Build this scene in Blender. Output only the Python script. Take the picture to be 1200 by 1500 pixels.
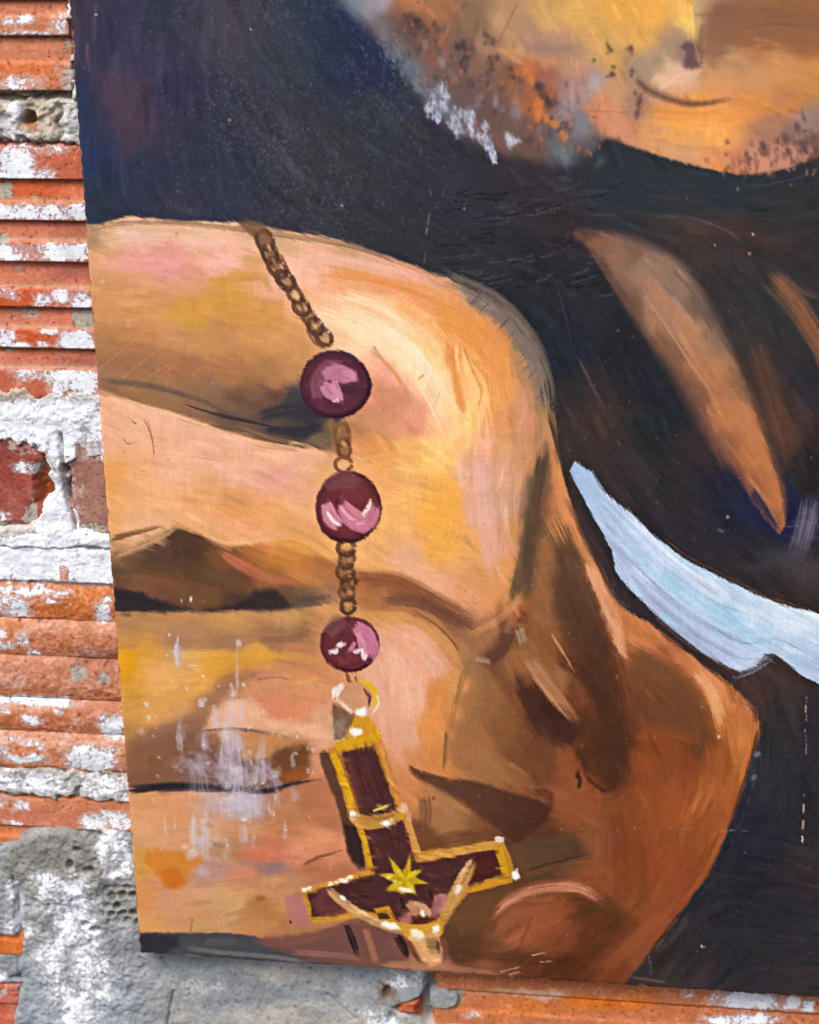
import bpy, math, random
import numpy as np
from mathutils import Matrix, Vector

random.seed(7)
RNG = np.random.default_rng(11)
scene = bpy.context.scene
col = scene.collection
for o in list(bpy.data.objects):
    bpy.data.objects.remove(o)

# ------------------------------------------------------------------ camera
# Pinhole solved from the vanishing points of the brick courses and of the
# panel's upright edge (photo is 1200 x 1500, principal point in the centre).
PW, PH, FPX = 1200.0, 1500.0, 2400.0
VH = np.array([-20600.0, -700.0, FPX])
vy_ = (9.19e6 + FPX**2) / 2245.0
VV = np.array([0.075*vy_ - 446.0, vy_, FPX])
AX = -VH/np.linalg.norm(VH)                  # world +X in camera axes (x right, y down, z forward)
AZ = -(VV - AX*np.dot(VV, AX)); AZ /= np.linalg.norm(AZ)
AY = np.cross(AZ, AX)                        # into the wall
RCW = np.stack([AX, AY, AZ])                 # camera vector -> world vector
fwd = RCW @ np.array([0, 0, 1.0])
DIST = 1.08
CAMP = np.array([0.0, 0.0, 1.25]) - fwd*(DIST)
CAMP = CAMP.copy()

def ray_to(px, py, Y=0.0):
    """photo pixel -> world point on the upright plane at depth Y"""
    px = np.asarray(px, float); py = np.asarray(py, float)
    d = np.stack([(px-PW/2)/FPX, (py-PH/2)/FPX, np.ones_like(px)], -1) @ RCW.T
    t = (Y - CAMP[1])/d[..., 1]
    return CAMP + d*t[..., None]

def to_px(P):
    c = (P-CAMP) @ RCW
    return c[..., 0]/c[..., 2]*FPX + PW/2, c[..., 1]/c[..., 2]*FPX + PH/2

cam_d = bpy.data.cameras.new('camera')
cam = bpy.data.objects.new('camera', cam_d); col.objects.link(cam)
right = RCW @ np.array([1.0, 0, 0]); up = RCW @ np.array([0, -1.0, 0]); back = -fwd
M = Matrix(((right[0], up[0], back[0], CAMP[0]), (right[1], up[1], back[1], CAMP[1]),
            (right[2], up[2], back[2], CAMP[2]), (0, 0, 0, 1)))
cam.matrix_world = M
cam_d.sensor_fit = 'HORIZONTAL'; cam_d.sensor_width = 36.0; cam_d.lens = FPX/PW*36.0
cam_d.clip_start = 0.02; cam_d.clip_end = 500.0
cam_d.dof.use_dof = True
cam_d.dof.aperture_fstop = 8.0
fp = ray_to(560.0, 800.0, -0.018)
cam_d.dof.focus_distance = float(np.dot(fp-CAMP, fwd))
scene.camera = cam

# ------------------------------------------------------------------ light
SUN_EL, SUN_AZ = math.radians(52), math.radians(-28)     # azimuth from straight out of the wall, + = right
world = bpy.data.worlds.new('World'); scene.world = world; world.use_nodes = True
wn = world.node_tree.nodes; wl = world.node_tree.links
sky = wn.new('ShaderNodeTexSky'); sky.sky_type = 'NISHITA'; sky.sun_disc = False
sky.sun_elevation = SUN_EL; sky.sun_rotation = math.pi - SUN_AZ
sky.air_density = 1.0; sky.dust_density = 4.0; sky.ozone_density = 1.0
wl.new(sky.outputs[0], wn['Background'].inputs[0]); wn['Background'].inputs[1].default_value = 0.12
sun_d = bpy.data.lights.new('sun', 'SUN'); sun_d.energy = 1.5; sun_d.angle = math.radians(24)
sun_d.color = (1.0, 0.95, 0.87)
sun = bpy.data.objects.new('sun', sun_d); col.objects.link(sun)
sdir = Vector((math.sin(SUN_AZ)*math.cos(SUN_EL), -math.cos(SUN_AZ)*math.cos(SUN_EL), math.sin(SUN_EL)))
sun.rotation_euler = sdir.to_track_quat('Z', 'Y').to_euler()
sun.location = (sdir*3)[:]
scene.view_settings.view_transform = 'Standard'; scene.view_settings.look = 'None'
scene.view_settings.gamma = 1.0; scene.view_settings.use_curve_mapping = False
scene.view_settings.exposure = 0.82
GAIN = np.array([0.80, 0.80, 0.80])          # photo value -> surface albedo, the same for every paint

def lin(c):
    c = np.clip(np.asarray(c, np.float32)/255.0, 0, 1)
    return np.where(c <= 0.04045, c/12.92, ((c+0.055)/1.055)**2.4)
def alb(c):
    return np.clip(lin(c)*GAIN, 0.002, 0.86)

# ------------------------------------------------------------------ noise
_T = RNG.random((256, 256)).astype(np.float32)
def vnoise(x, y, seed=0):
    x = np.asarray(x, np.float32) + seed*17.31; y = np.asarray(y, np.float32) + seed*9.77
    xi = np.floor(x).astype(np.int32); yi = np.floor(y).astype(np.int32)
    fx = x-xi; fy = y-yi
    fx = fx*fx*(3-2*fx); fy = fy*fy*(3-2*fy)
    a = _T[yi & 255, xi & 255]; b = _T[yi & 255, (xi+1) & 255]
    c = _T[(yi+1) & 255, xi & 255]; d = _T[(yi+1) & 255, (xi+1) & 255]
    return (a+(b-a)*fx)*(1-fy) + (c+(d-c)*fx)*fy
def fbm(x, y, seed=0, oct=4):
    s = 0; a = 0.5; t = 0
    for k in range(oct):
        s = s + a*vnoise(x*2**k, y*2**k, seed+k*3); t += a; a *= 0.55
    return s/t
def sst(a, b, x):
    t = np.clip((x-a)/(b-a), 0, 1)
    return t*t*(3-2*t)

# ------------------------------------------------------------------ materials
def mat(name):
    m = bpy.data.materials.new(name); m.use_nodes = True
    return m, m.node_tree.nodes, m.node_tree.links, m.node_tree.nodes['Principled BSDF']
def attr(n, name):
    a = n.new('ShaderNodeAttribute'); a.attribute_name = name; return a
def noise(n, l, co, scale, detail=4, rough=0.55):
    t = n.new('ShaderNodeTexNoise'); t.inputs['Scale'].default_value = scale
    t.inputs['Detail'].default_value = detail; t.inputs['Roughness'].default_value = rough
    l.new(co, t.inputs['Vector']); return t
def mrange(n, l, src, a, b, c=0.0, d=1.0, smooth=True):
    t = n.new('ShaderNodeMapRange'); t.interpolation_type = 'SMOOTHSTEP' if smooth else 'LINEAR'
    for k, v in zip((1, 2, 3, 4), (a, b, c, d)): t.inputs[k].default_value = v
    l.new(src, t.inputs[0]); return t.outputs[0]
def math_(n, l, op, a, b):
    t = n.new('ShaderNodeMath'); t.operation = op
    for k, v in enumerate((a, b)):
        if hasattr(v, 'links'): l.new(v, t.inputs[k])
        else: t.inputs[k].default_value = v
    return t.outputs[0]
def mixc(n, l, f, a, b, mode='MIX'):
    t = n.new('ShaderNodeMix'); t.data_type = 'RGBA'; t.blend_type = mode
    for v, s in ((f, t.inputs[0]), (a, t.inputs[6]), (b, t.inputs[7])):
        if hasattr(v, 'links'): l.new(v, s)
        elif isinstance(v, (int, float)): s.default_value = v
        else: s.default_value = (*v, 1)
    return t.outputs[2]

def paint_material():
    m, n, l, p = mat('oil_paint')
    tc = n.new('ShaderNodeTexCoord'); co = tc.outputs['Object']
    c = attr(n, 'Col').outputs['Color']
    g = noise(n, l, co, 900, 3).outputs[0]
    g2 = noise(n, l, co, 160, 4).outputs[0]
    v = mrange(n, l, g, 0.25, 0.75, 0.93, 1.07, False)
    v2 = mrange(n, l, g2, 0.3, 0.7, 0.96, 1.04, False)
    vv = math_(n, l, 'MULTIPLY', v, v2)
    cc = n.new('ShaderNodeCombineColor')
    for k in range(3): l.new(vv, cc.inputs[k])
    l.new(mixc(n, l, 1.0, c, cc.outputs[0], 'MULTIPLY'), p.inputs['Base Color'])
    l.new(mrange(n, l, g2, 0.3, 0.7, 0.38, 0.58, False), p.inputs['Roughness'])
    p.inputs['Specular IOR Level'].default_value = 0.22
    mp = n.new('ShaderNodeMapping'); mp.inputs['Scale'].default_value = (1, 1, 1)
    l.new(co, mp.inputs[0])
    w1 = n.new('ShaderNodeTexWave'); w1.bands_direction = 'X'; w1.inputs['Scale'].default_value = 260; w1.inputs['Distortion'].default_value = 3
    w2 = n.new('ShaderNodeTexWave'); w2.bands_direction = 'Z'; w2.inputs['Scale'].default_value = 260; w2.inputs['Distortion'].default_value = 3
    l.new(co, w1.inputs[0]); l.new(co, w2.inputs[0])
    h = math_(n, l, 'ADD', w1.outputs[1], w2.outputs[1])
    h = math_(n, l, 'ADD', h, math_(n, l, 'MULTIPLY', g, 1.6))
    b = n.new('ShaderNodeBump'); b.inputs['Strength'].default_value = 0.16; b.inputs['Distance'].default_value = 0.0002
    l.new(h, b.inputs['Height']); l.new(b.outputs[0], p.inputs['Normal'])
    return m

def masonry_material(name, rough_scale, bump, grain):
    """clay or cement: colour attribute, flaking lime paint where 'paint' is high, cement smears where 'cem' is high"""
    m, n, l, p = mat(name)
    tc = n.new('ShaderNodeTexCoord'); co = tc.outputs['Object']
    c = attr(n, 'Col').outputs['Color']
    pa = attr(n, 'paint').outputs['Fac']; ce = attr(n, 'cem').outputs['Fac']
    n1 = noise(n, l, co, 70, 6, 0.62).outputs[0]
    n2 = noise(n, l, co, 330, 5, 0.6).outputs[0]
    n3 = noise(n, l, co, 1500, 3, 0.6).outputs[0]
    n4 = noise(n, l, co, 28, 4, 0.6).outputs[0]
    v = mrange(n, l, n1, 0.25, 0.75, 0.78, 1.2, False)
    v = math_(n, l, 'MULTIPLY', v, mrange(n, l, n2, 0.25, 0.75, 1-grain, 1+grain, False))
    v = math_(n, l, 'MULTIPLY', v, mrange(n, l, n3, 0.25, 0.75, 1-grain, 1+grain, False))
    cc = n.new('ShaderNodeCombineColor')
    for k in range(3): l.new(v, cc.inputs[k])
    base = mixc(n, l, 1.0, c, cc.outputs[0], 'MULTIPLY')
    # pits and soot specks
    pit = mrange(n, l, n2, 0.31, 0.38, 1.0, 0.0)
    base = mixc(n, l, math_(n, l, 'MULTIPLY', pit, 0.55), base, (0.06, 0.04, 0.035))
    # cement smears
    cm = math_(n, l, 'ADD', ce, math_(n, l, 'ADD', math_(n, l, 'MULTIPLY', n1, 0.9), math_(n, l, 'MULTIPLY', n2, 0.5)))
    cm = mrange(n, l, cm, 1.16, 1.30)
    cemc = mixc(n, l, n2, (0.20, 0.165, 0.13), (0.46, 0.42, 0.36))
    base = mixc(n, l, cm, base, cemc)
    # lime paint
    s = math_(n, l, 'ADD', math_(n, l, 'MULTIPLY', n1, 0.9), math_(n, l, 'MULTIPLY', n2, 0.9))
    n5 = noise(n, l, co, 800, 4, 0.6).outputs[0]
    s = math_(n, l, 'ADD', s, math_(n, l, 'MULTIPLY', n5, 0.5))
    s = math_(n, l, 'ADD', s, math_(n, l, 'MULTIPLY', n4, 0.35))
    s = math_(n, l, 'ADD', s, pa)
    pm = mrange(n, l, s, 1.82, 1.88)
    thin = mrange(n, l, s, 1.50, 1.85, 0.0, 0.34)
    white = mixc(n, l, mrange(n, l, n1, 0.3, 0.7), (0.60, 0.63, 0.71), (0.78, 0.82, 0.89))
    base = mixc(n, l, thin, base, (0.66, 0.64, 0.66))
    base = mixc(n, l, pm, base, white)
    l.new(base, p.inputs['Base Color'])
    p.inputs['Roughness'].default_value = 0.86; p.inputs['Specular IOR Level'].default_value = 0.2
    h = math_(n, l, 'ADD', math_(n, l, 'MULTIPLY', n2, 0.8), math_(n, l, 'MULTIPLY', n3, 0.25))
    h = math_(n, l, 'ADD', h, math_(n, l, 'MULTIPLY', pm, 0.5))
    h = math_(n, l, 'ADD', h, math_(n, l, 'MULTIPLY', cm, 0.5))
    h = math_(n, l, 'SUBTRACT', h, math_(n, l, 'MULTIPLY', pit, 0.6))
    b = n.new('ShaderNodeBump'); b.inputs['Strength'].default_value = bump; b.inputs['Distance'].default_value = rough_scale
    l.new(h, b.inputs['Height']); l.new(b.outputs[0], p.inputs['Normal'])
    return m

M_PAINT = paint_material()
M_CLAY = masonry_material('ribbed_clay', 0.0012, 0.8, 0.2)
M_CEMENT = masonry_material('cement_mortar', 0.0016, 0.6, 0.2)
def wood_material():
    m, n, l, p = mat('raw_plywood')
    tc = n.new('ShaderNodeTexCoord'); co = tc.outputs['Object']
    a = noise(n, l, co, 220, 5).outputs[0]
    l.new(mixc(n, l, a, (0.10, 0.055, 0.03), (0.30, 0.17, 0.09)), p.inputs['Base Color'])
    p.inputs['Roughness'].default_value = 0.8
    b = n.new('ShaderNodeBump'); b.inputs['Strength'].default_value = 0.6; b.inputs['Distance'].default_value = 0.0006
    l.new(a, b.inputs['Height']); l.new(b.outputs[0], p.inputs['Normal'])
    return m
M_WOOD = wood_material()

# ------------------------------------------------------------------ mesh helpers
def make_mesh(name, V, Q, material, parent=None, attrs=None, smooth=True):
    me = bpy.data.meshes.new(name)
    V = np.ascontiguousarray(V, np.float32); Q = np.ascontiguousarray(Q, np.int32)
    me.vertices.add(len(V)); me.vertices.foreach_set('co', V.ravel())
    me.loops.add(Q.size); me.loops.foreach_set('vertex_index', Q.ravel())
    me.polygons.add(len(Q)); me.polygons.foreach_set('loop_start', np.arange(len(Q), dtype=np.int32)*4)
    me.polygons.foreach_set('loop_total', np.full(len(Q), 4, np.int32))
    me.update(calc_edges=True)
    if smooth: me.polygons.foreach_set('use_smooth', np.ones(len(Q), bool))
    for k, a in (attrs or {}).items():
        if a.ndim == 2:
            at = me.attributes.new(k, 'FLOAT_COLOR', 'POINT')
            at.data.foreach_set('color', np.concatenate([a, np.ones((len(a), 1))], 1).astype(np.float32).ravel())
        else:
            at = me.attributes.new(k, 'FLOAT', 'POINT'); at.data.foreach_set('value', a.astype(np.float32))
    me.materials.append(material)
    o = bpy.data.objects.new(name, me); col.objects.link(o)
    if parent: o.parent = parent
    return o
def empty(name, loc=(0, 0, 0)):
    o = bpy.data.objects.new(name, None); col.objects.link(o); o.location = loc
    return o
def grid_quads(nr, nc):
    i = np.arange(nr*nc).reshape(nr, nc)
    return np.stack([i[:-1, :-1], i[1:, :-1], i[1:, 1:], i[:-1, 1:]], -1).reshape(-1, 4)

# ------------------------------------------------------------------ brick wall
wall = empty('brick_wall', tuple(ray_to(300.0, 1700.0, 0.0)))
wall['label'] = 'weathered wall of ribbed orange clay bricks with flaking white paint and grey cement'
wall['category'] = 'wall'
WL = np.array(wall.location)
_ys = np.linspace(-700, 2300, 1501)
_zt = ray_to(np.full_like(_ys, 60.0), _ys)[:, 2]
def zy(y):                                   # height of the course line that crosses x = 60 at photo row y
    return float(np.interp(y, _ys, _zt))
def yref(Z):
    return np.interp(Z, _zt[::-1], _ys[::-1])
def xw(px, py):
    return float(ray_to(float(px), float(py))[0])

def axis(a, b, fa, fb, fine, coarse):
    parts = []
    if a < fa: parts.append(np.arange(a, min(fa, b), coarse))
    if fb > fa: parts.append(np.arange(max(a, fa), min(b, fb), fine))
    if b > fb: parts.append(np.arange(max(a, fb), b, coarse))
    parts.append(np.array([b]))
    return np.unique(np.round(np.concatenate(parts), 6))

def patch(name, x0, x1, z0, z1, fun, material, fx=None, fine=0.0008, coarse=0.004, depth=0.03):
    """a block with a modelled front: fun gives relief towards the viewer, colour, paint and smear amounts"""
    fx = fx or (xw(-25, 700), xw(235, 900))
    xs = axis(x0, x1, fx[0], fx[1], fine, coarse); zs = axis(z0, z1, z0, z1, fine, coarse)
    xs = np.concatenate([[xs[0]], xs, [xs[-1]]]); zs = np.concatenate([[zs[0]], zs, [zs[-1]]])
    X, Z = np.meshgrid(xs, zs)
    px, py = to_px(np.stack([X, np.zeros_like(X), Z], -1))
    h, c, pa, ce = fun(X, Z, px, py, yref(Z))
    h = np.array(np.broadcast_to(h, X.shape), float)
    h[0, :] = h[-1, :] = -depth; h[:, 0] = h[:, -1] = -depth
    V = np.stack([X-WL[0], -h-WL[1], Z-WL[2]], -1).reshape(-1, 3)
    c = np.broadcast_to(c, X.shape+(3,)).reshape(-1, 3)
    at = {'Col': alb(c), 'paint': np.broadcast_to(pa, X.shape).ravel(), 'cem': np.broadcast_to(ce, X.shape).ravel()}
    return make_mesh(name, V, grid_quads(*X.shape), material, wall, at)

def blobs(px, py, items, base=0.0):
    """largest of several soft boxes (cx, cy, half width, half height, value)"""
    out = np.full(px.shape, base, float)
    wx = (fbm(px/11, py/11, 131, 3)-0.5)*15; wy = (fbm(px/11, py/11, 137, 3)-0.5)*9
    px = px+wx; py = py+wy
    for cx, cy, rx, ry, v in items:
        d = np.maximum(np.abs(px-cx)/rx, np.abs(py-cy)/ry)
        r = np.hypot((px-cx)/rx, (py-cy)/ry)*0.75
        k = 1-sst(0.45, 1.45, 0.5*d+0.5*r)
        out = np.maximum(out, base+(v-base)*k)
    return out
def cmix(c, k, d):
    return c*(1-k[..., None]) + np.array(d, float)*k[..., None]
def edge_drop(X, Z, x0, x1, z0, z1, r=0.004, amp=0.010, seed=1):
    n = (fbm(X*160, Z*160, seed)-0.5)*0.007
    d = np.minimum(np.minimum(X-x0, x1-X), np.minimum(Z-z0, z1-Z)) + n
    return amp*(1-sst(0, r, d))

XL, XR = xw(-430, 700), xw(330, 700)

def ribs(y, raised, top=0.0, deep=-0.0050, shallow=-0.0020):
    """louvred profile: raised flat bands, sharp lower lip, face below it sloping out to the next band"""
    h = np.full(y.shape, shallow)
    for k, (a, b) in enumerate(raised):
        nxt = raised[k+1][0] if k+1 < len(raised) else b+40
        t = np.clip((y-b)/(nxt-b), 0, 1)
        h = np.where(y >= b, deep+(shallow-deep)*np.sqrt(t), h)
        up_ = sst(a-3.0, a+2.5, y)*(1-sst(b-0.6, b+1.2, y))
        h = h*(1-up_)+top*up_
        h = h - 0.004*np.exp(-((y-b-2.2)/1.5)**2)
    return h
def raised_mask(y, raised):
    m = np.zeros(y.shape)
    for a, b in raised: m = np.maximum(m, sst(a-2, a+2, y)*(1-sst(b-2, b, y)))
    return m
def outside(px):                              # beyond the picture's left border
    return 1-sst(-60, -5, px)

# ---- course with the broad flat bands at the top
RA = [(-330, -300), (-270, -240), (-205, -180), (-150, -118), (-85, -55), (-18, -2), (23, 52), (92, 133)]
def f_a(X, Z, px, py, y):
    h = ribs(y, RA) - edge_drop(X, Z, XL, xw(108, 60), zy(144), zy(-345), seed=2) + (fbm(X*60, Z*60, 3)-0.5)*0.0012
    c = np.empty(X.shape+(3,)); c[:] = (203, 128, 94)
    c = cmix(c, raised_mask(y, RA)*sst(0.35, 0.7, vnoise(X*30, Z*50, 4)), (212, 118, 66))
    c = cmix(c, blobs(px, py, [(45, 112, 60, 18, 1)]), (214, 122, 72))
    c = cmix(c, blobs(px, y, [(50, 137, 200, 7, 0.8)]), (150, 125, 115))
    pa = blobs(px, py, [(12, 30, 9, 8, .58), (38, 28, 14, 7, .6), (88, 37, 14, 16, .56), (28, 40, 8, 8, .46), (35, 50, 60, 4, .5), (40, 122, 45, 12, .44), (92, 110, 14, 25, .5)], 0.12)
    pa = pa + outside(px)*raised_mask(y, RA)*(0.1+0.5*fbm(X*25, Z*25, 5))
    ce = blobs(px, py, [(65, 66, 14, 10, .42), (62, 84, 25, 5, .46), (95, 75, 8, 30, .55), (98, 120, 10, 30, .6), (50, 141, 200, 4, .55)], 0.0)
    return h, c, pa, ce
patch('brick', XL, xw(108, 60), zy(144), zy(-345), f_a, M_CLAY)

# ---- course with the white painted louvres
RB = [(206, 263), (297, 323.5), (354, 384), (422, 451), (482, 511), (541, 600)]
def f_b(X, Z, px, py, y):
    h = ribs(y, RB) - edge_drop(X, Z, XL, XR, zy(592), zy(206), seed=6) + (fbm(X*60, Z*60, 7)-0.5)*0.001
    rm = raised_mask(y, RB)
    c = np.empty(X.shape+(3,)); c[:] = (206, 124, 94)
    c = cmix(c, (1-rm)*0.8, (206, 120, 92))
    c = cmix(c, rm*0.85, (196, 104, 74))
    c = cmix(c, blobs(px, y, [(25, 281, 70, 14, .8), (20, 437, 50, 14, .9), (45, 497, 30, 14, .9)]), (206, 92, 48))
    c = cmix(c, blobs(px, y, [(110, 398, 40, 10, .7), (110, 532, 40, 10, .6), (108, 340, 30, 12, .4)]), (160, 92, 82))
    dust = np.zeros(X.shape)
    for a, b in RB[1:]: dust = np.maximum(dust, np.exp(-((y-a+3)/3.5)**2))
    c = cmix(c, dust*0.75, (196, 158, 132))
    pa = blobs(px, y, [(22, 242, 30, 24, .66), (60, 256, 26, 10, .55), (50, 218, 60, 9, .42), (60, 311, 140, 13, .60), (112, 309, 16, 12, .70), (10, 370, 14, 14, .64), (45, 370, 30, 14, .50), (100, 369, 34, 14, .72),
                       (12, 430, 16, 10, .46), (65, 440, 16, 12, .56), (88, 430, 16, 12, .60), (118, 437, 18, 15, .60), (8, 495, 14, 14, .62), (30, 506, 16, 6, .62), (72, 484, 16, 5, .62), (62, 505, 14, 6, .5), (112, 497, 28, 15, .72),
                       (70, 550, 50, 10, .54), (110, 560, 40, 22, .64), (20, 545, 12, 6, .5)], 0.08)
    pa = pa*np.maximum(rm, 0.25) + outside(px)*rm*(0.15+0.62*fbm(X*22, Z*22, 8))
    ce = blobs(px, y, [(5, 281, 16, 14, .66), (48, 290, 10, 4, .6), (26, 397, 14, 8, .52), (33, 460, 34, 12, .55), (122, 468, 18, 14, .62), (80, 524, 14, 7, .5), (110, 530, 20, 8, .48), (8, 512, 8, 8, .6), (5, 350, 10, 8, .6)], 0.0)
    ce = np.maximum(ce, dust*0.42)
    return h, c, pa, ce
patch('brick', XL, XR, zy(592), zy(206), f_b, M_CLAY)

# ---- thin course of smooth broken bricks
def f_c1(X, Z, px, py, y):
    brk = sst(46, 60, px + 8*(fbm(X*300, Z*300, 9)-0.5))*sst(672, 686, py)*(1-sst(735, 745, py))
    h = -0.001 - edge_drop(X, Z, XL, xw(76, 700), zy(778), zy(634), r=0.005, amp=0.007, seed=10) - brk*(0.006+0.006*fbm(X*400, Z*400, 11)) + (fbm(X*80, Z*80, 12)-0.5)*0.0015
    c = np.empty(X.shape+(3,)); c[:] = (156, 74, 62)
    c = cmix(c, sst(0.5, 0.75, fbm(X*70, Z*70, 13)), (170, 96, 84))
    c = cmix(c, brk, (168, 84, 40))
    pa = blobs(px, py, [(38, 685, 22, 9, .60), (5, 757, 8, 10, .5), (35, 660, 25, 6, .4)], 0.08) - brk*0.1 + outside(px)*0.45*fbm(X*20, Z*20, 14)
    ce = blobs(px, py, [(8, 650, 24, 14, .56), (42, 757, 12, 22, .62), (15, 772, 40, 6, .6), (55, 652, 20, 8, .5)], 0.0)
    return h, c, pa, ce
patch('brick', XL, xw(76, 700), zy(778), zy(634), f_c1, M_CLAY)
def f_c2(X, Z, px, py, y):
    h = -0.0005 - edge_drop(X, Z, xw(94, 700), XR, zy(790), zy(628), r=0.006, amp=0.010, seed=15) + (fbm(X*90, Z*90, 16)-0.5)*0.0015
    c = np.empty(X.shape+(3,)); c[:] = (168, 122, 108)
    c = cmix(c, sst(0.45, 0.7, fbm(X*60, Z*60, 17)), (156, 108, 98))
    pa = blobs(px, py, [(112, 722, 10, 10, .40), (138, 660, 20, 14, .5), (118, 748, 10, 8, .34)], 0.05)
    ce = blobs(px, py, [(115, 755, 30, 30, .34), (103, 690, 6, 40, .5), (130, 775, 40, 10, .6)], 0.1)
    return h, c, pa, ce
patch('brick', xw(94, 700), XR, zy(790), zy(628), f_c2, M_CLAY)

# ---- course with the rounded scalloped ribs
RD = [(797, 851), (851, 908), (908, 962), (962, 1024), (1024, 1073), (1073, 1128)]
def f_d(X, Z, px, py, y):
    y = y + 3.0*(fbm(X*40, Z*10, 30)-0.5)
    h = np.full(X.shape, -0.002)
    top = np.zeros(X.shape)
    for k, (a, b) in enumerate(RD):
        t = (y-a)/(b-a); ins = (t >= 0) & (t < 1)
        prof = -0.0036+0.0046*np.sin(np.clip(t, 0, 1)**0.8*np.pi*0.93)**0.6 if k else -0.0015*(1-sst(0, .1, t))+0.0012
        h = np.where(ins, prof, h); top = np.where(ins, 1-sst(0.28, 0.5, t), top)
    h = h - edge_drop(X, Z, XL, XR, zy(1132), zy(797), r=0.003, seed=18) + (fbm(X*90, Z*120, 19)-0.5)*0.0022+(fbm(X*330, Z*330, 119)-0.5)*0.0008
    c = np.empty(X.shape+(3,)); c[:] = (204, 118, 70)
    c = cmix(c, top*0.75*sst(0.3, 0.6, fbm(X*40, Z*40, 20)+0.15), (214, 162, 136))
    c = cmix(c, blobs(px, y, [(80, 875, 160, 26, .9)]), (216, 122, 58))
    c = cmix(c, blobs(px, py, [(95, 985, 90, 32, .8), (140, 1050, 40, 30, .6), (130, 925, 60, 14, .5)]), (196, 128, 98))
    c = cmix(c, blobs(px, py, [(145, 960, 30, 14, .8)]), (166, 104, 80))
    pa = blobs(px, y, [(70, 825, 200, 26, .80), (80, 836, 12, 12, .30), (25, 866, 40, 6, .62), (85, 868, 26, 5, .55), (15, 890, 30, 15, .60), (82, 880, 16, 3, .58), (150, 893, 12, 14, .60), (158, 872, 8, 6, .5),
                       (34, 938, 10, 12, .58), (10, 950, 14, 5, .54), (5, 930, 6, 8, .56), (48, 958, 8, 5, .55), (20, 1000, 16, 10, .46), (40, 1027, 60, 7, .64), (90, 1030, 30, 5, .52), (8, 1040, 8, 8, .56), (48, 1056, 16, 8, .54), (85, 1043, 8, 4, .56),
                       (165, 1060, 18, 18, .70), (30, 1087, 22, 4, .6), (60, 1092, 8, 6, .6), (40, 1112, 26, 7, .58), (8, 1105, 10, 12, .54), (135, 1107, 36, 18, .68)], 0.20)
    pa = np.where((np.abs(px-95) < 7) & (np.abs(y-838) < 12), 0.38, pa) + outside(px)*(0.05+0.4*fbm(X*22, Z*22, 21))
    ce = blobs(px, py, [(116, 985, 15, 13, .72), (153, 993, 10, 8, .74), (20, 1000, 16, 14, .45), (120, 945, 30, 10, .3)], 0.04)
    return h, c, pa, ce
patch('brick', XL, XR, zy(1132), zy(797), f_d, M_CLAY)

# ---- course half buried in cement, and the one below it
RE = [(1166, 1212), (1228, 1262), (1282, 1312), (1332, 1362), (1380, 1402)]
def f_e(X, Z, px, py, y):
    h = ribs(y, RE, deep=-0.004) - 0.007*sst(36, 60, px)*sst(1216, 1230, py) - 0.005*sst(1240, 1260, py)*(1-sst(1366, 1372, y)) - edge_drop(X, Z, XL, XR, zy(1420), zy(1164), r=0.004, seed=22) + (fbm(X*70, Z*70, 23)-0.5)*0.0012
    c = np.empty(X.shape+(3,)); c[:] = (204, 128, 90)
    c = cmix(c, blobs(px, py, [(60, 1198, 70, 10, .7)]), (196, 118, 90))
    c = cmix(c, blobs(px, py, [(10, 1385, 40, 14, .9), (6, 1225, 10, 14, .5)]), (214, 112, 44))
    pa = blobs(px, py, [(30, 1180, 15, 8, .62), (3, 1178, 6, 8, .5), (140, 1205, 22, 14, .62), (22, 1206, 14, 3, .5), (175, 1205, 14, 16, .68), (156, 1195, 10, 8, .6)], 0.1) + outside(px)*0.5*fbm(X*22, Z*22, 24)
    return h, c, pa, blobs(px, py, [(100, 1168, 200, 3, .5)], 0.05)
patch('brick', XL, XR, zy(1420), zy(1164), f_e, M_CLAY)
RG = [(1446, 1474), (1494, 1522), (1545, 1572), (1596, 1622)]
GX = xw(36, 1480)
def f_g(X, Z, px, py, y):
    h = ribs(y, RG, deep=-0.004) - edge_drop(X, Z, XL, GX, zy(1640), zy(1444), r=0.003, seed=25) + (fbm(X*70, Z*70, 26)-0.5)*0.0012
    c = np.empty(X.shape+(3,)); c[:] = (190, 92, 64)
    c = cmix(c, blobs(px, py, [(20, 1490, 14, 40, .7)]), (196, 110, 86))
    return h, c, blobs(px, py, [(30, 1452, 14, 6, .45)], 0.15), blobs(px, py, [(3, 1455, 8, 8, .5)], 0.05)
patch('brick', XL, GX, zy(1640), zy(1444), f_g, M_CLAY)

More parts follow.
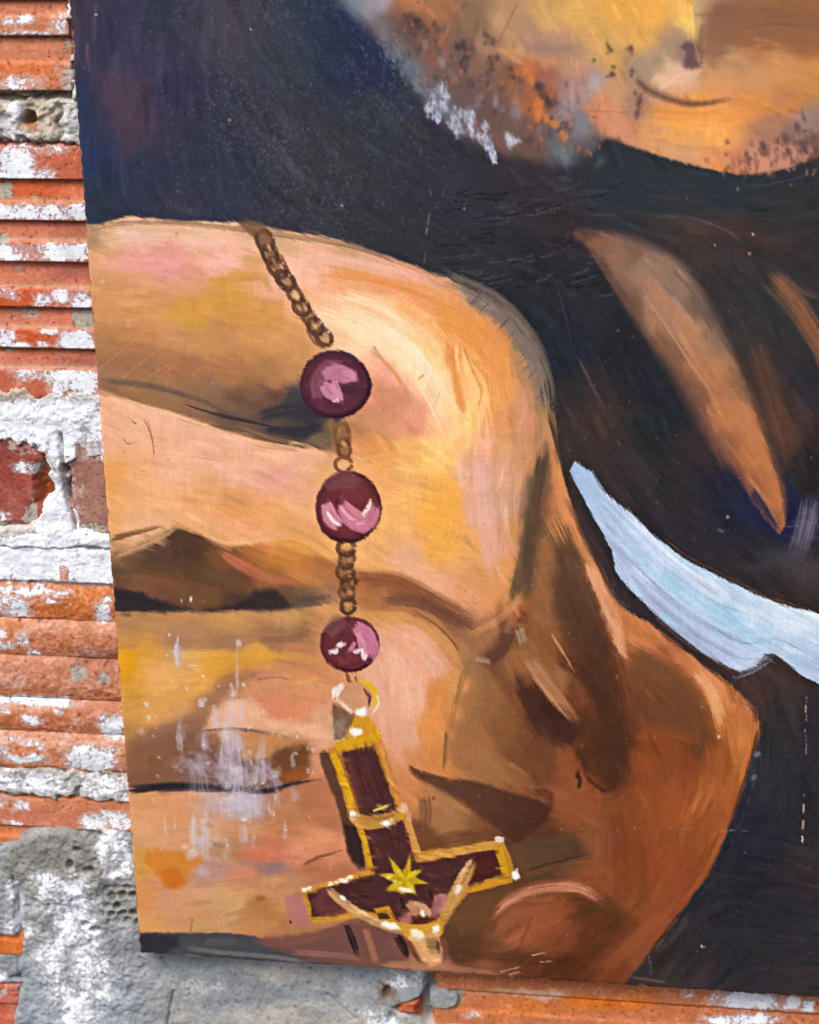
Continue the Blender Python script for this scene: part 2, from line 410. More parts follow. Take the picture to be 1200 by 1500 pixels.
# ---- bricks below the panel on the right
X_F0, X_F1 = xw(632, 1450), xw(1500, 1480)
yF = lambda y: float(ray_to(900.0, float(y))[2])
_zF = ray_to(np.full_like(_ys, 900.0), _ys)[:, 2]
RF = [(1380, 1402), (1420, 1466), (1496, 1528), (1552, 1584), (1606, 1638)]
def f_f(X, Z, px, py, y):
    y = np.interp(Z, _zF[::-1], _ys[::-1])
    h = ribs(y, RF, deep=-0.0035, shallow=-0.0012) - edge_drop(X, Z, X_F0, X_F1, yF(1650), yF(1380), r=0.004, seed=27) + (fbm(X*70, Z*70, 28)-0.5)*0.0012
    c = np.empty(X.shape+(3,)); c[:] = (200, 118, 74)
    c = cmix(c, sst(0.45, 0.7, fbm(X*18, Z*40, 29)), (196, 118, 80))
    c = cmix(c, blobs(px, py, [(890, 1470, 60, 9, 1), (790, 1475, 60, 14, .4)]), (226, 120, 32))
    c = cmix(c, blobs(px, py, [(760, 1455, 60, 5, .8), (800, 1460, 20, 6, .7)]), (216, 176, 150))
    c = cmix(c, blobs(px, y, [(700, 1437, 200, 8, .5)]), (170, 88, 52))
    pa = blobs(px, py, [(1098, 1466, 42, 13, .72), (1160, 1469, 12, 10, .60), (1185, 1474, 12, 8, .56), (1050, 1464, 12, 10, .5), (1085, 1496, 52, 7, .68), (1008, 1454, 10, 8, .5), (810, 1462, 20, 6, .45), (1240, 1475, 30, 14, .6), (695, 1488, 14, 4, .5), (1140, 1540, 60, 16, .6), (760, 1545, 50, 14, .55)], 0.12)
    ce = blobs(px, py, [(660, 1460, 20, 12, .66), (950, 1475, 14, 7, .4), (804, 1486, 6, 6, .5), (640, 1440, 6, 10, .5)], 0.02)
    return h, c, pa, ce
FXB = (xw(600, 1450), xw(1220, 1480))
patch('brick', X_F0, X_F1, yF(1650), yF(1406), f_f, M_CLAY, fx=FXB, fine=0.001)

# ---- mortar beds and cement
def f_m1(X, Z, px, py, y):
    e = (fbm(X*130, Z*130, 31)-0.5)*26
    inz = sst(134, 150, y+e)*(1-sst(203, 216, y+e-0.05*(px-60)))
    h = -0.014+inz*(0.0135+0.0035*(fbm(X*110, Z*150, 32)-0.5)*2+0.0012*(fbm(X*500, Z*500, 33)-0.5)*2)
    for cx, cy, r, a in [(25, 163, 12, .004), (55, 168, 7, .002), (104, 175, 14, .003), (30, 190, 16, .002), (70, 198, 20, .002)]:
        h = h + a*np.exp(-((px-cx)**2+(py-cy)**2)/r**2)*inz
    hole = np.exp(-(((px-42)/10)**2+((py-173)/9)**2)**2)
    h = h - 0.018*hole - 0.004*np.exp(-((px-86-4*np.sin(py*.2))/3)**2)*sst(155, 165, py)
    c = np.empty(X.shape+(3,)); c[:] = (196, 186, 172)
    c = cmix(c, sst(.45, .7, fbm(X*90, Z*90, 34)), (168, 156, 142))
    c = cmix(c, blobs(px, py, [(15, 190, 26, 20, .7), (105, 180, 16, 30, .8)]), (196, 200, 208))
    c = cmix(c, blobs(px, py, [(44, 180, 12, 10, .8)]), (170, 104, 60))
    pa = blobs(px, py, [(25, 162, 13, 12, .60), (15, 195, 20, 14, .42), (106, 178, 16, 24, .40)], 0.05) + outside(px)*.4*fbm(X*20, Z*20, 35)
    return h, c, pa, 0.0
patch('mortar_bed', XL, XR, zy(226), zy(126), f_m1, M_CEMENT)
def f_m0(X, Z, px, py, y):
    ex = 100+0.08*py+8*(fbm(X*10, Z*190, 36)-0.5)*2.2
    gaps = sst(0.36, 0.5, fbm(X*4, Z*110, 37))
    inz = sst(-9, 3, px-ex+6)*gaps
    h = -0.014+inz*(0.0150+0.006*(fbm(X*220, Z*220, 38)-0.5)*2)
    c = np.empty(X.shape+(3,)); c[:] = (188, 186, 182)
    return h, c, blobs(px, py, [(96, 5, 12, 12, .5), (97, 65, 12, 12, .5)], .3), 0.0
patch('mortar_joint', xw(84, 60), xw(180, 60), zy(146), zy(-345), f_m0, M_CEMENT)

def f_m2(X, Z, px, py, y):
    e = (fbm(X*110, Z*110, 39)-0.5)*34
    bed = sst(560, 580, y+e)*(1-sst(650, 664, y+e*0.9-14*sst(110, 140, px)-26*np.exp(-((px-88)/22)**2)))
    jl = 74+22*(fbm(X*30, Z*90, 40)-0.5)*2 - 30*sst(725, 775, py) - 20*(1-sst(640, 690, py))
    jr = 97+8*sst(640, 700, py)*0+20*sst(715, 775, py)
    jr = jr + 12*(fbm(X*30, Z*80, 161)-0.5)*2 + 26*(1-sst(640, 668, py))
    joint = sst(-4, 4, px-jl)*(1-sst(-4, 4, px-jr))*sst(620, 640, py)*(1-sst(795, 806, py))
    bed3 = sst(764, 780, y+e*0.7)*(1-sst(798, 808, y+e*0.4))
    inz = np.maximum(np.maximum(bed, joint), bed3)
    h = -0.014+inz*(0.0150+0.0020*(fbm(X*50, Z*60, 41)-0.5)*2+0.0007*(fbm(X*420, Z*420, 42)-0.5)*2) + 0.002*bed3
    crack = np.exp(-((px-(88+0.09*(py-635)+10*sst(715, 770, py)))/2.6)**2)*sst(630, 640, py)*(1-sst(770, 785, py))
    h = h - 0.006*crack - 0.004*np.exp(-(((px-128)/16)**2+((py-803)/5)**2))
    c = np.empty(X.shape+(3,)); c[:] = (196, 190, 182)
    c = cmix(c, blobs(px, py, [(25, 575, 60, 14, .8), (45, 745, 14, 26, .9)]), (190, 172, 148))
    c = cmix(c, blobs(px, py, [(125, 610, 26, 44, .8)]), (168, 170, 176))
    pa = blobs(px, py, [(50, 618, 90, 32, .66), (92, 640, 22, 30, .64), (128, 630, 26, 36, .46), (84, 760, 36, 50, .72), (30, 790, 60, 16, .62), (140, 790, 24, 10, .58)], 0.42)+0.06 - crack*0.3
    pa = pa - 0.3*blobs(px, py, [(12, 575, 50, 10, 1), (25, 778, 40, 6, .7), (44, 748, 12, 20, 1), (130, 805, 16, 5, 1)])
    return h, c, pa, 0.0
patch('mortar_bed', XL, XR, zy(815), zy(556), f_m2, M_CEMENT)

def f_m4(X, Z, px, py, y):
    e = (fbm(X*120, Z*120, 43)-0.5)*20
    inz = sst(1118, 1130, y+e)*(1-sst(1164, 1174, y+e))
    h = -0.014+inz*(0.0155+0.0024*(fbm(X*80, Z*140, 44)-0.5)*2+0.0010*(fbm(X*460, Z*460, 45)-0.5)*2)
    h = h - 0.007*np.exp(-((px-112-0.5*np.abs(py-1160))/3.5)**2)*sst(1148, 1156, py) - 0.005*np.exp(-(((px-152)/9)**2+((py-1137)/5)**2))
    c = np.empty(X.shape+(3,)); c[:] = (170, 168, 164)
    c = cmix(c, blobs(px, y, [(60, 1128, 200, 6, .8)]), (160, 146, 130))
    pa = blobs(px, py, [(45, 1146, 60, 14, .60), (150, 1152, 40, 14, .56), (178, 1158, 14, 14, .6)], .30)
    return h, c, pa, 0.0
patch('mortar_bed', XL, XR, zy(1184), zy(1110), f_m4, M_CEMENT)

CXR = xw(690, 1450)
def f_cem(X, Z, px, py, y):
    e = (fbm(X*45, Z*45, 46)-0.5)*46 + (fbm(X*200, Z*200, 47)-0.5)*14
    lump = 1-sst(0.75, 1.05, np.hypot((px-85)/88, (py-1262)/62)+e/150)
    big = sst(0, 16, px-(22-10*sst(1330, 1500, py))+e*.5)*sst(0, 14, py-1262+e*.4)
    big = big*(1-sst(-10, 6, px-628-e*.5+40*np.exp(-((py-1475)/14)**2)))
    big = np.maximum(big, (1-sst(0.7, 1.0, np.hypot((px-652)/26, (py-1462)/15)+e/45)))
    big = np.maximum(big, sst(0, 12, py-1492+e*.2)*(1-sst(770, 800, px))*sst(600, 640, px))
    rt = sst(-6, 8, px-150+e*.4)*sst(1208, 1222, py+e*.3)*(1-sst(240, 270, px))
    lft = (1-sst(20, 40, px+e*.4))*np.maximum(sst(1218, 1240, py+e*.3)*(1-sst(1366, 1380, py+e*.2)), sst(1394, 1402, py+e*.2)*(1-sst(1436, 1450, py+e*.2))*0.8)
    inz = np.maximum(np.maximum(np.maximum(lump, big), rt), lft)
    smooth = sst(190, 260, px)
    h = -0.012+inz*0.0145 + lump*0.003 + (fbm(X*28, Z*28, 48)-0.5)*0.004
    h = h + inz*(1-0.7*smooth)*(0.0022*(fbm(X*90, Z*90, 49)-0.5)*2+0.0011*(fbm(X*430, Z*430, 50)-0.5)*2)
    # net of holes beside the panel
    u = (px-150+4*(fbm(X*90, Z*90, 151)-.5)*2)/16.0; v = (py-1290+4*(fbm(X*90, Z*90, 152)-.5)*2)/13.0
    k = np.floor(v); uu = u+0.5*(k % 2)
    cell = np.hypot((uu-np.floor(uu)-0.5)*1.0, (v-k-0.5)*0.9)
    net = (1-sst(0.26, 0.44, cell))*blobs(px, py, [(184, 1322, 24, 26, 1.0)])*sst(.45, .6, vnoise(np.floor(uu)*3.7, k*5.3, 51)+.18)
    h = h - 0.0045*net
    for cx, cy, rx, ry in [(126, 1352, 5, 4), (142, 1360, 8, 5), (568, 1452, 6, 9), (574, 1490, 5, 8), (28, 1433, 12, 4), (116, 1240, 5, 4), (106, 1262, 5, 7), (133, 1270, 7, 5), (150, 1222, 8, 4), (630, 1495, 6, 5)]:
        h = h - 0.009*np.exp(-(((px-cx)/rx)**2+((py-cy)/ry)**2)**2)
    for (ax, ay, bx, by) in [(206, 1400, 214, 1414), (238, 1402, 254, 1424), (480, 1455, 520, 1490), (255, 1450, 246, 1500), (560, 1440, 575, 1455)]:
        t = np.clip(((px-ax)*(bx-ax)+(py-ay)*(by-ay))/((bx-ax)**2+(by-ay)**2), 0, 1)
        h = h - 0.0025*np.exp(-(np.hypot(px-ax-t*(bx-ax), py-ay-t*(by-ay))/1.8)**2)
    c = np.empty(X.shape+(3,)); c[:] = (156, 160, 164)
    c = cmix(c, sst(.4, .65, fbm(X*30, Z*30, 52)), (142, 148, 154))
    c = cmix(c, sst(.5, .7, fbm(X*16, Z*50, 53))*smooth, (176, 172, 166))
    c = cmix(c, lump*0.9, (138, 136, 130))
    c = cmix(c, net*0.9, (104, 92, 62))
    c = cmix(c, blobs(px, py, [(110, 1480, 80, 60, .6)]), (160, 172, 188))
    c = cmix(c, blobs(px, py, [(555, 1425, 60, 20, .8)]), (150, 156, 164))
    c = cmix(c, blobs(px, py, [(570, 1450, 12, 12, .6)]), (120, 80, 54))
    pa = blobs(px, py, [(95, 1305, 42, 34, .60), (110, 1345, 30, 26, .62), (75, 1285, 30, 14, .52), (100, 1400, 50, 40, .54), (115, 1380, 36, 22, .60), (110, 1450, 40, 34, .54), (120, 1490, 34, 26, .58), (165, 1235, 26, 30, .58), (175, 1265, 20, 20, .56), (150, 1245, 12, 10, .5),
                        (20, 1297, 9, 16, .62), (30, 1360, 20, 22, .50), (28, 1330, 12, 20, .42), (140, 1430, 30, 40, .5), (300, 1443, 34, 10, .40), (600, 1430, 26, 14, .46), (560, 1490, 34, 14, .54), (540, 1478, 24, 8, .46), (580, 1440, 18, 8, .5), (3, 1432, 8, 8, .55)], 0.06)
    pa = pa + outside(px)*.3*fbm(X*20, Z*20, 54)
    return h, c, pa, 0.0
patch('cement_patch', XL, CXR, zy(1660), zy(1205), f_cem, M_CEMENT, fx=(xw(-20, 1450), xw(690, 1450)), fine=0.0009)
# small clay fragment showing through the cement
def f_k(X, Z, px, py, y):
    h = 0.0032 - edge_drop(X, Z, xw(578, 1470), xw(616, 1470), yFk0, yFk1, r=0.005, amp=0.008, seed=55) - 0.002*sst(.5, .6, vnoise(X*2, Z*260, 56))
    c = np.empty(X.shape+(3,)); c[:] = (196, 104, 66)
    return h, c, 0.08, 0.1
yFk0 = float(ray_to(597.0, 1490.0)[2]); yFk1 = float(ray_to(597.0, 1462.0)[2])
patch('brick', xw(578, 1470), xw(616, 1470), yFk0, yFk1, f_k, M_CLAY, fx=(xw(570, 1470), xw(620, 1470)), depth=0.02)
# backing slab added behind the bricks to stop light leaks (hidden behind the panel)
def f_backing(X, Z, px, py, y):
    return -0.013+0.0*X, np.array((150, 140, 130.0)), 0.1, 0.3
patch('backing_slab', XL, X_F1, zy(1660), zy(-345), f_backing, M_CEMENT, fx=(0.0, 0.0), fine=0.02, coarse=0.02, depth=0.12)
# ------------------------------------------------------------------ the painting, brushed stroke by stroke in numpy
# canvas coordinates are those of the picture plane of the panel: x right, y down
CX0, CY0, CX1, CY1 = 50, -230, 1400, 1500
CW, CH = CX1-CX0, CY1-CY0
GX_, GY_ = np.meshgrid(np.arange(CX0, CX1, dtype=np.float32), np.arange(CY0, CY1, dtype=np.float32))
CAN = np.zeros((CH, CW, 3), np.float32)
REL = np.zeros((CH, CW), np.float32)            # paint thickness
LAB = np.zeros((CH, CW), np.int16)

def pts(s):
    v = np.array(s.split(), float)
    return v
def spline(P, closed=False, step=9.0):
    P = np.asarray(P, float); n = len(P)
    out = []
    rng = range(n if closed else n-1)
    for i in rng:
        if closed: p0, p1, p2, p3 = P[(i-1) % n], P[i], P[(i+1) % n], P[(i+2) % n]
        else: p0, p1, p2, p3 = P[max(i-1, 0)], P[i], P[i+1], P[min(i+2, n-1)]
        k = max(1, int(np.hypot(*(p2[:2]-p1[:2]))/step))
        for t in np.arange(k)/k:
            out.append(0.5*((2*p1)+(-p0+p2)*t+(2*p0-5*p1+4*p2-p3)*t*t+(-p0+3*p1-3*p2+p3)*t**3))
    if not closed: out.append(P[-1])
    return np.array(out)
def box(P, pad):
    x0 = int(max(CX0, P[:, 0].min()-pad)); x1 = int(min(CX1, P[:, 0].max()+pad+1))
    y0 = int(max(CY0, P[:, 1].min()-pad)); y1 = int(min(CY1, P[:, 1].max()+pad+1))
    return slice(y0-CY0, max(y1-CY0, y0-CY0)), slice(x0-CX0, max(x1-CX0, x0-CX0))

def poly_mask(P, soft=2.0, smooth=True, wob=1.5, step=14.0):
    """P: (x, y) or (x, y, soft) rows -> slices, coverage with hand drawn edges"""
    P = np.asarray(P, float)
    if P.shape[1] == 2: P = np.concatenate([P, np.full((len(P), 1), soft)], 1)
    S = spline(P, True, step) if smooth else P
    pad = S[:, 2].max()+wob*2+3
    sl = box(S, pad); X, Y = GX_[sl], GY_[sl]
    if wob:
        X = X+(fbm(X/13, Y/13, 61, 3)-0.5)*wob*3; Y = Y+(fbm(X/13, Y/13, 67, 3)-0.5)*wob*3
    best = np.full(X.shape, 1e9, np.float32); sf = np.full(X.shape, soft, np.float32); ins = np.zeros(X.shape, bool)
    A = S; B = np.roll(S, -1, 0)
    for a, b in zip(A, B):
        dx, dy = b[0]-a[0], b[1]-a[1]; L = dx*dx+dy*dy+1e-9
        t = np.clip(((X-a[0])*dx+(Y-a[1])*dy)/L, 0, 1)
        d = (X-a[0]-t*dx)**2+(Y-a[1]-t*dy)**2
        m = d < best
        best = np.where(m, d, best); sf = np.where(m, a[2]+(b[2]-a[2])*t, sf)
        if abs(dy) > 1e-9:
            c = ((a[1] > Y) != (b[1] > Y)) & (X < dx*(Y-a[1])/dy+a[0])
            ins ^= c
    d = np.sqrt(best)*np.where(ins, 1, -1)
    return sl, sst(-0.5, 0.5, d/np.maximum(sf, 0.8))

def lay(sl, a, c, thick=0.0):
    a3 = a[..., None]
    CAN[sl] = CAN[sl]*(1-a3)+np.asarray(c, np.float32)*a3
    if thick: REL[sl] += thick*a
def poly(P, c, soft=2.0, a=1.0, smooth=True, wob=1.5, thick=0.0, lab=None):
    sl, m = poly_mask(P, soft, smooth, wob)
    lay(sl, m*a, c, thick)
    if lab is not None: LAB[sl][m > 0.5] = lab
    return sl, m
def stroke(P, w, c, a=1.0, soft=0.35, br=0.45, t0=0.06, t1=0.18, thick=0.15, lab=None, seed=None, c2=None):
    """one loaded brush stroke: bristle streaks along it, ragged ends; P rows (x, y) or (x, y, width factor)"""
    P = np.asarray(P, float)
    if P.ndim == 1: P = P.reshape(-1, 2)
    if P.shape[1] == 2: P = np.concatenate([P, np.ones((len(P), 1))], 1)
    seed = seed if seed is not None else int(P[0, 0]*3+P[0, 1]*7) % 97
    S = spline(P, False, 8.0); sl = box(S, w*S[:, 2].max()*0.6+3)
    X, Y = GX_[sl], GY_[sl]
    if X.size == 0: return
    seg = np.hypot(*(np.diff(S[:, :2], axis=0).T)); cum = np.concatenate([[0], np.cumsum(seg)]); tot = cum[-1]+1e-6
    best = np.full(X.shape, 1e9, np.float32); V = np.zeros(X.shape, np.float32); T = np.zeros(X.shape, np.float32); Wd = np.ones(X.shape, np.float32)
    for i in range(len(S)-1):
        ax, ay, aw = S[i]; bx, by, bw = S[i+1]; dx, dy = bx-ax, by-ay; L = dx*dx+dy*dy+1e-9
        t = ((X-ax)*dx+(Y-ay)*dy)/L
        tc = np.clip(t, -0.0, 1.0)
        d = (X-ax-tc*dx)**2+(Y-ay-tc*dy)**2; m = d < best
        sd = ((X-ax)*dy-(Y-ay)*dx)/math.sqrt(L)
        best = np.where(m, d, best); V = np.where(m, np.sign(sd)*np.sqrt(d), V); T = np.where(m, cum[i]+tc*seg[i], T); Wd = np.where(m, aw+(bw-aw)*tc, Wd)
    v = V/(0.5*w*np.maximum(Wd, 0.02)); t = T/tot
    b1 = vnoise(v*max(2.0, w*0.28)+40, T/90, seed); b2 = vnoise(v*max(3.0, w*0.6)+90, T/40, seed+5)
    bris = 0.6*b1+0.4*b2
    e = np.abs(v)+(bris-0.5)*0.25
    al = 1-sst(1-soft, 1.05, e)
    en = np.ones_like(al)
    if t0: en = en*sst(0, t0, t-(b1-0.5)*t0*1.2)
    if t1: en = en*sst(0, t1, (1-t)-(b2-0.5)*t1*1.4)
    al = al*en*np.clip(1-br*sst(0.45, 0.75, bris), 0, 1)*a
    cc = np.asarray(c, np.float32)
    if c2 is not None: cc = cc+(np.asarray(c2, np.float32)-cc)*sst(0.2, 0.8, t)[..., None]
    cc = cc+((b2-0.5)*14)[..., None]
    lay(sl, al, cc); REL[sl] += thick*al*(0.6+0.8*b2)
    if lab is not None: LAB[sl][al > 0.45] = lab
    return sl, al
def dab(x, y, rx, ry, c, a=1.0, rot=0, soft=0.5, rough=0.35, thick=0.15):
    r = max(rx, ry)*1.4+2; sl = box(np.array([[x-r, y-r], [x+r, y+r]], float), 0)
    X, Y = GX_[sl], GY_[sl]
    if X.size == 0: return
    ca, sa = math.cos(math.radians(rot)), math.sin(math.radians(rot))
    u = ((X-x)*ca+(Y-y)*sa)/rx; v = (-(X-x)*sa+(Y-y)*ca)/ry
    n = (fbm(X/7, Y/7, int(x+y) % 50, 3)-0.5)*2*rough
    lay(sl, (1-sst(1-soft, 1+soft*0.3, np.hypot(u, v)+n))*a, c, thick)

def field(S, region=None, warp=14, soft=16.0, p=2.4):
    """colour field through sparse palette notes (x y r g b)"""
    D = np.array(S.split(), float).reshape(-1, 5)
    q = 4
    sl = region or (slice(0, CH), slice(0, CW))
    X = GX_[sl][::q, ::q]; Y = GY_[sl][::q, ::q]
    Xw = X+(fbm(X/45, Y/45, 71, 3)-0.5)*warp*2; Yw = Y+(fbm(X/45, Y/45, 77, 3)-0.5)*warp*2
    num = np.zeros(X.shape+(3,), np.float32); den = np.zeros(X.shape, np.float32)
    for x, y, r, g, b in D:
        w = 1.0/((Xw-x)**2+(Yw-y)**2+soft**2)**p*1e8
        num += w[..., None]*np.array([r, g, b], np.float32); den += w
    F = num/den[..., None]
    h, w = GX_[sl].shape                         # bilinear back to full size
    yi = np.minimum(np.arange(h)/q, F.shape[0]-1.001); xi = np.minimum(np.arange(w)/q, F.shape[1]-1.001)
    y0 = np.maximum(yi.astype(int), 0); x0 = np.maximum(xi.astype(int), 0)
    y1 = np.minimum(y0+1, F.shape[0]-1); x1 = np.minimum(x0+1, F.shape[1]-1)
    fy = (yi-y0)[:, None, None].astype(np.float32); fx = (xi-x0)[None, :, None].astype(np.float32)
    return (F[y0][:, x0]*(1-fx)+F[y0][:, x1]*fx)*(1-fy)+(F[y1][:, x0]*(1-fx)+F[y1][:, x1]*fx)*fy
def region(P, notes, soft=3.0, smooth=True, wob=1.5, warp=14, thick=0.0, lab=None, nsoft=10.0):
    sl, m = poly_mask(P, soft, smooth, wob)
    lay(sl, m, field(notes, sl, warp*.8, nsoft*.8, 2.7), thick)
    if lab is not None: LAB[sl][m > 0.5] = lab

_ANG = np.array("""110 60 92 160 120 90 250 180 85 400 150 60 600 300 25 800 350 15 1000 290 8 1180 300 -8 600 80 50 750 80 62 900 50 60 1000 185 88 1100 60 8 1040 120 25 850 180 75
250 400 4 250 490 16 400 560 18 520 400 14 600 440 30 650 520 62 700 600 84 740 700 98 300 680 8 430 640 14 600 700 15 580 600 50 330 780 25 300 840 28 300 920 2 330 990 -14 260 1080 -20 300 1190 2 400 1240 0 300 1330 -8 600 880 28 660 950 50 600 1030 82
720 1040 65 830 950 60 900 880 66 900 1080 60 1000 980 42 1080 1060 86 1050 1200 108 980 1350 130 820 1305 0 820 1390 140 700 1160 22 780 1260 -10 930 1250 85 900 780 52 1000 880 38 1130 930 27 1000 500 58 1100 680 62 1170 450 55 860 550 62 930 650 55 1130 1300 12 1080 800 40""".split(), float).reshape(-1, 3)
def angle_field(q=6):
    X = GX_[::q, ::q]; Y = GY_[::q, ::q]; c = 0; s = 0
    for x, y, d in _ANG:
        w = 1/((X-x)**2+(Y-y)**2+400)**1.6; c = c+w*math.cos(2*math.radians(d)); s = s+w*math.sin(2*math.radians(d))
    th = 0.5*np.arctan2(s, c)+(fbm(X/60, Y/60, 83, 2)-0.5)*0.5
    return np.repeat(np.repeat(th, q, 0), q, 1)[:CH, :CW].astype(np.float32)
THETA = angle_field()
def lic(th, L=16, seed=5):
    r = np.random.default_rng(seed); N = r.random((CH, CW)).astype(np.float32)
    N = (N+np.roll(N, 1, 0)+np.roll(N, 1, 1)+np.roll(N, (1, 1), (0, 1)))/4
    cx, cy = np.cos(th), np.sin(th); I, J = np.mgrid[0:CH, 0:CW].astype(np.float32); acc = np.zeros((CH, CW), np.float32)
    for k in range(-L, L+1, 2):
        ii = np.clip(I+cy*k, 0, CH-1).astype(np.int32); jj = np.clip(J+cx*k, 0, CW-1).astype(np.int32)
        acc += N[ii, jj]
    acc -= acc.mean(); acc /= acc.std()
    return acc
STREAK = lic(THETA, 20)

_st = {}
def stamp(L, w, ang):
    k = (L, w, int(round(math.degrees(ang)/8)), random.randrange(4))
    if k in _st: return _st[k]
    R = int(L*0.62+4); y, x = np.mgrid[-R:R+1, -R:R+1].astype(np.float32); a = math.radians(k[2]*8)
    u = (x*math.cos(a)+y*math.sin(a))/(L/2); v = (-x*math.sin(a)+y*math.cos(a))/(w/2)
    b = vnoise(v*w*0.35+k[3]*31+7, u*1.2, k[3]*5+1)
    m = (1-sst(0.55, 1.0, np.abs(v)+(b-.5)*.3))*(1-sst(0.5, 1.0, np.abs(u)+(b-0.5)*0.6))*np.clip(1.25-b, 0, 1)
    _st[k] = m.astype(np.float32); return _st[k]
def brushwork(n, L, w, alpha, jit, where=None, seed=1):
    """overlay of many short strokes that follow the forms, loaded with the colour they start on"""
    r = np.random.default_rng(seed)
    for _ in range(n):
        j = int(r.integers(50, CW-50)); i = int(r.integers(50, CH-50))
        if where is not None and not where[i, j]: continue
        l = LAB[i, j]
        s = stamp(L, w, float(THETA[i, j])); R = s.shape[0]//2
        if i-R < 0 or j-R < 0 or i+R+1 > CH or j+R+1 > CW: continue
        sl = (slice(i-R, i+R+1), slice(j-R, j+R+1))
        m = s*alpha*(LAB[sl] == l)
        c = CAN[i, j]*(1+r.normal(0, jit))+r.normal(0, 2.5, 3)
        CAN[sl] += (c-CAN[sl])*m[..., None]; REL[sl] += m*0.12

# ---- 1 dark ground and clothing
DARK = """100 20 54 44 54 150 60 46 45 68 200 100 52 48 68 250 30 42 44 58 330 40 60 55 62 420 60 46 52 60 480 40 30 42 58 500 -20 26 40 62 500 20 26 38 60 540 80 26 34 58 115 150 34 42 62 125 230 32 46 72 200 160 66 50 62 190 130 72 54 66 250 130 44 40 62 300 200 42 44 56
400 200 50 48 55 470 230 48 46 52 350 250 40 46 58 200 270 38 44 60 150 290 36 44 56 250 310 46 46 56 420 310 48 46 54 560 330 42 44 50 560 180 42 48 54 600 200 44 42 52 650 260 42 42 52 700 300 40 40 48 620 380 38 40 46 760 290 46 40 46 760 400 32 32 40 820 330 42 36 40 700 380 36 38 44
900 280 38 44 50 1050 280 34 44 50 1180 290 42 42 44 840 450 38 36 42 870 430 32 32 38 830 520 26 32 44 850 560 44 38 38 900 520 30 29 34 940 560 28 31 38 960 620 28 33 37 870 620 56 43 38 920 680 48 40 40 980 680 38 35 35 1040 650 48 38 42 1060 720 30 32 46 1110 720 26 34 62 1130 760 22 28 58 1000 740 40 35 39
1100 800 37 33 39 1070 840 43 39 41 1150 860 48 40 38 1100 480 48 44 42 1130 440 43 45 47 1180 560 38 36 42 1130 560 58 45 42 1150 620 74 52 43 1190 680 37 31 29 1100 380 50 42 40 1190 350 44 38 40 1040 320 60 46 42 820 480 28 30 40 800 440 30 32 38
1130 1000 58 43 40 1140 1060 44 40 40 1190 1060 40 34 40 1120 1130 40 42 48 1180 1200 38 36 40 1100 1230 33 35 43 1180 1290 46 38 40 1080 1290 33 33 38 1150 1340 35 35 42 1060 1380 37 35 40 1190 1400 42 38 42 1000 1400 42 38 40 1000 1430 54 46 44 1190 1440 50 42 44
1300 -100 50 40 36 1350 400 40 36 40 1350 800 44 38 40 1350 1200 36 34 40 300 -150 44 42 54 120 -150 50 46 60"""
CAN[:] = field(DARK, None, 22, 20)
LAB[:] = 1
CAN += (STREAK*2.2)[..., None]
brushwork(2600, 70, 16, 0.45, 0.16, seed=3)
brushwork(2600, 44, 9, 0.4, 0.20, seed=4)
# warm and cool scumbles
for P, w, c, a in [([182, 140, 186, 240], 40, (84, 58, 68), .4), ([108, 0, 118, 105], 16, (80, 64, 72), .5), ([140, 0, 138, 60], 8, (112, 84, 84), .5), ([126, 60, 130, 110], 8, (118, 88, 86), .55), ([118, 110, 128, 290], 22, (34, 52, 82), .6),
                   ([330, 0, 360, 60, 340, 130], 60, (66, 58, 64), .4), ([490, 0, 540, 70, 600, 150], 34, (24, 34, 66), .65), ([520, 90, 600, 170], 20, (32, 34, 66), .5), ([850, 290, 1000, 310, 1150, 290], 40, (30, 44, 52), .5), ([900, 250, 1000, 275, 1120, 275, 1200, 255], 30, (32, 46, 54), .6),
                   ([830, 300, 1000, 325, 1100, 345, 1200, 390], 24, (74, 52, 44), .4), ([1000, 315, 1060, 335, 1100, 365], 5, (92, 84, 100), .5), ([955, 317, 1000, 318], 6, (76, 86, 100), .5), ([1090, 275, 1150, 265, 1200, 250], 3, (80, 92, 100), .6),
                   ([830, 450, 842, 520, 848, 560], 16, (22, 28, 42), .8), ([845, 520, 870, 570, 890, 610], 6, (92, 76, 70), .6), ([810, 400, 830, 470, 845, 540], 5, (70, 66, 68), .35), ([860, 560, 900, 640, 930, 700], 20, (60, 46, 42), .6), ([870, 600, 890, 650], 16, (86, 58, 46), .5),
                   ([900, 640, 950, 720, 980, 760], 14, (58, 50, 58), .5), ([1010, 560, 1050, 640, 1085, 700], 40, (84, 54, 48), .55), ([1040, 640, 1060, 690], 10, (110, 62, 50), .5), ([960, 480, 990, 540], 24, (30, 32, 58), .6),
                   ([880, 300, 820, 390, 800, 440], 14, (34, 36, 48), .5), ([700, 340, 640, 370], 5, (66, 66, 74), .35), ([720, 320, 800, 310], 4, (26, 26, 32), .6), ([760, 350, 700, 345], 4, (26, 28, 34), .6), ([650, 330, 690, 310], 4, (64, 62, 66), .3)]:
    stroke(P, w, c, a, soft=.8, br=.6, t0=.2, t1=.25, thick=.1)
# ridged impasto in the dark below the beard
for k in range(70):
    x = 640+RNG.random()*240; y = 270+RNG.random()*170; L = 14+RNG.random()*40; an = math.radians(-24+RNG.random()*26)
    sg = 1 if k % 2 else -1
    stroke([x, y, x+L*.5*math.cos(an), y+L*.5*math.sin(an)+2, x+L*math.cos(an), y+L*math.sin(an)], 2.8, (68, 66, 72) if sg > 0 else (20, 19, 25), .75, br=.3, thick=.9)

CAN += np.array([-1, 0, 5], np.float32)*(1-sst(300, 900, GX_+GY_*.6))[..., None]+np.array([2, 2, 4], np.float32)
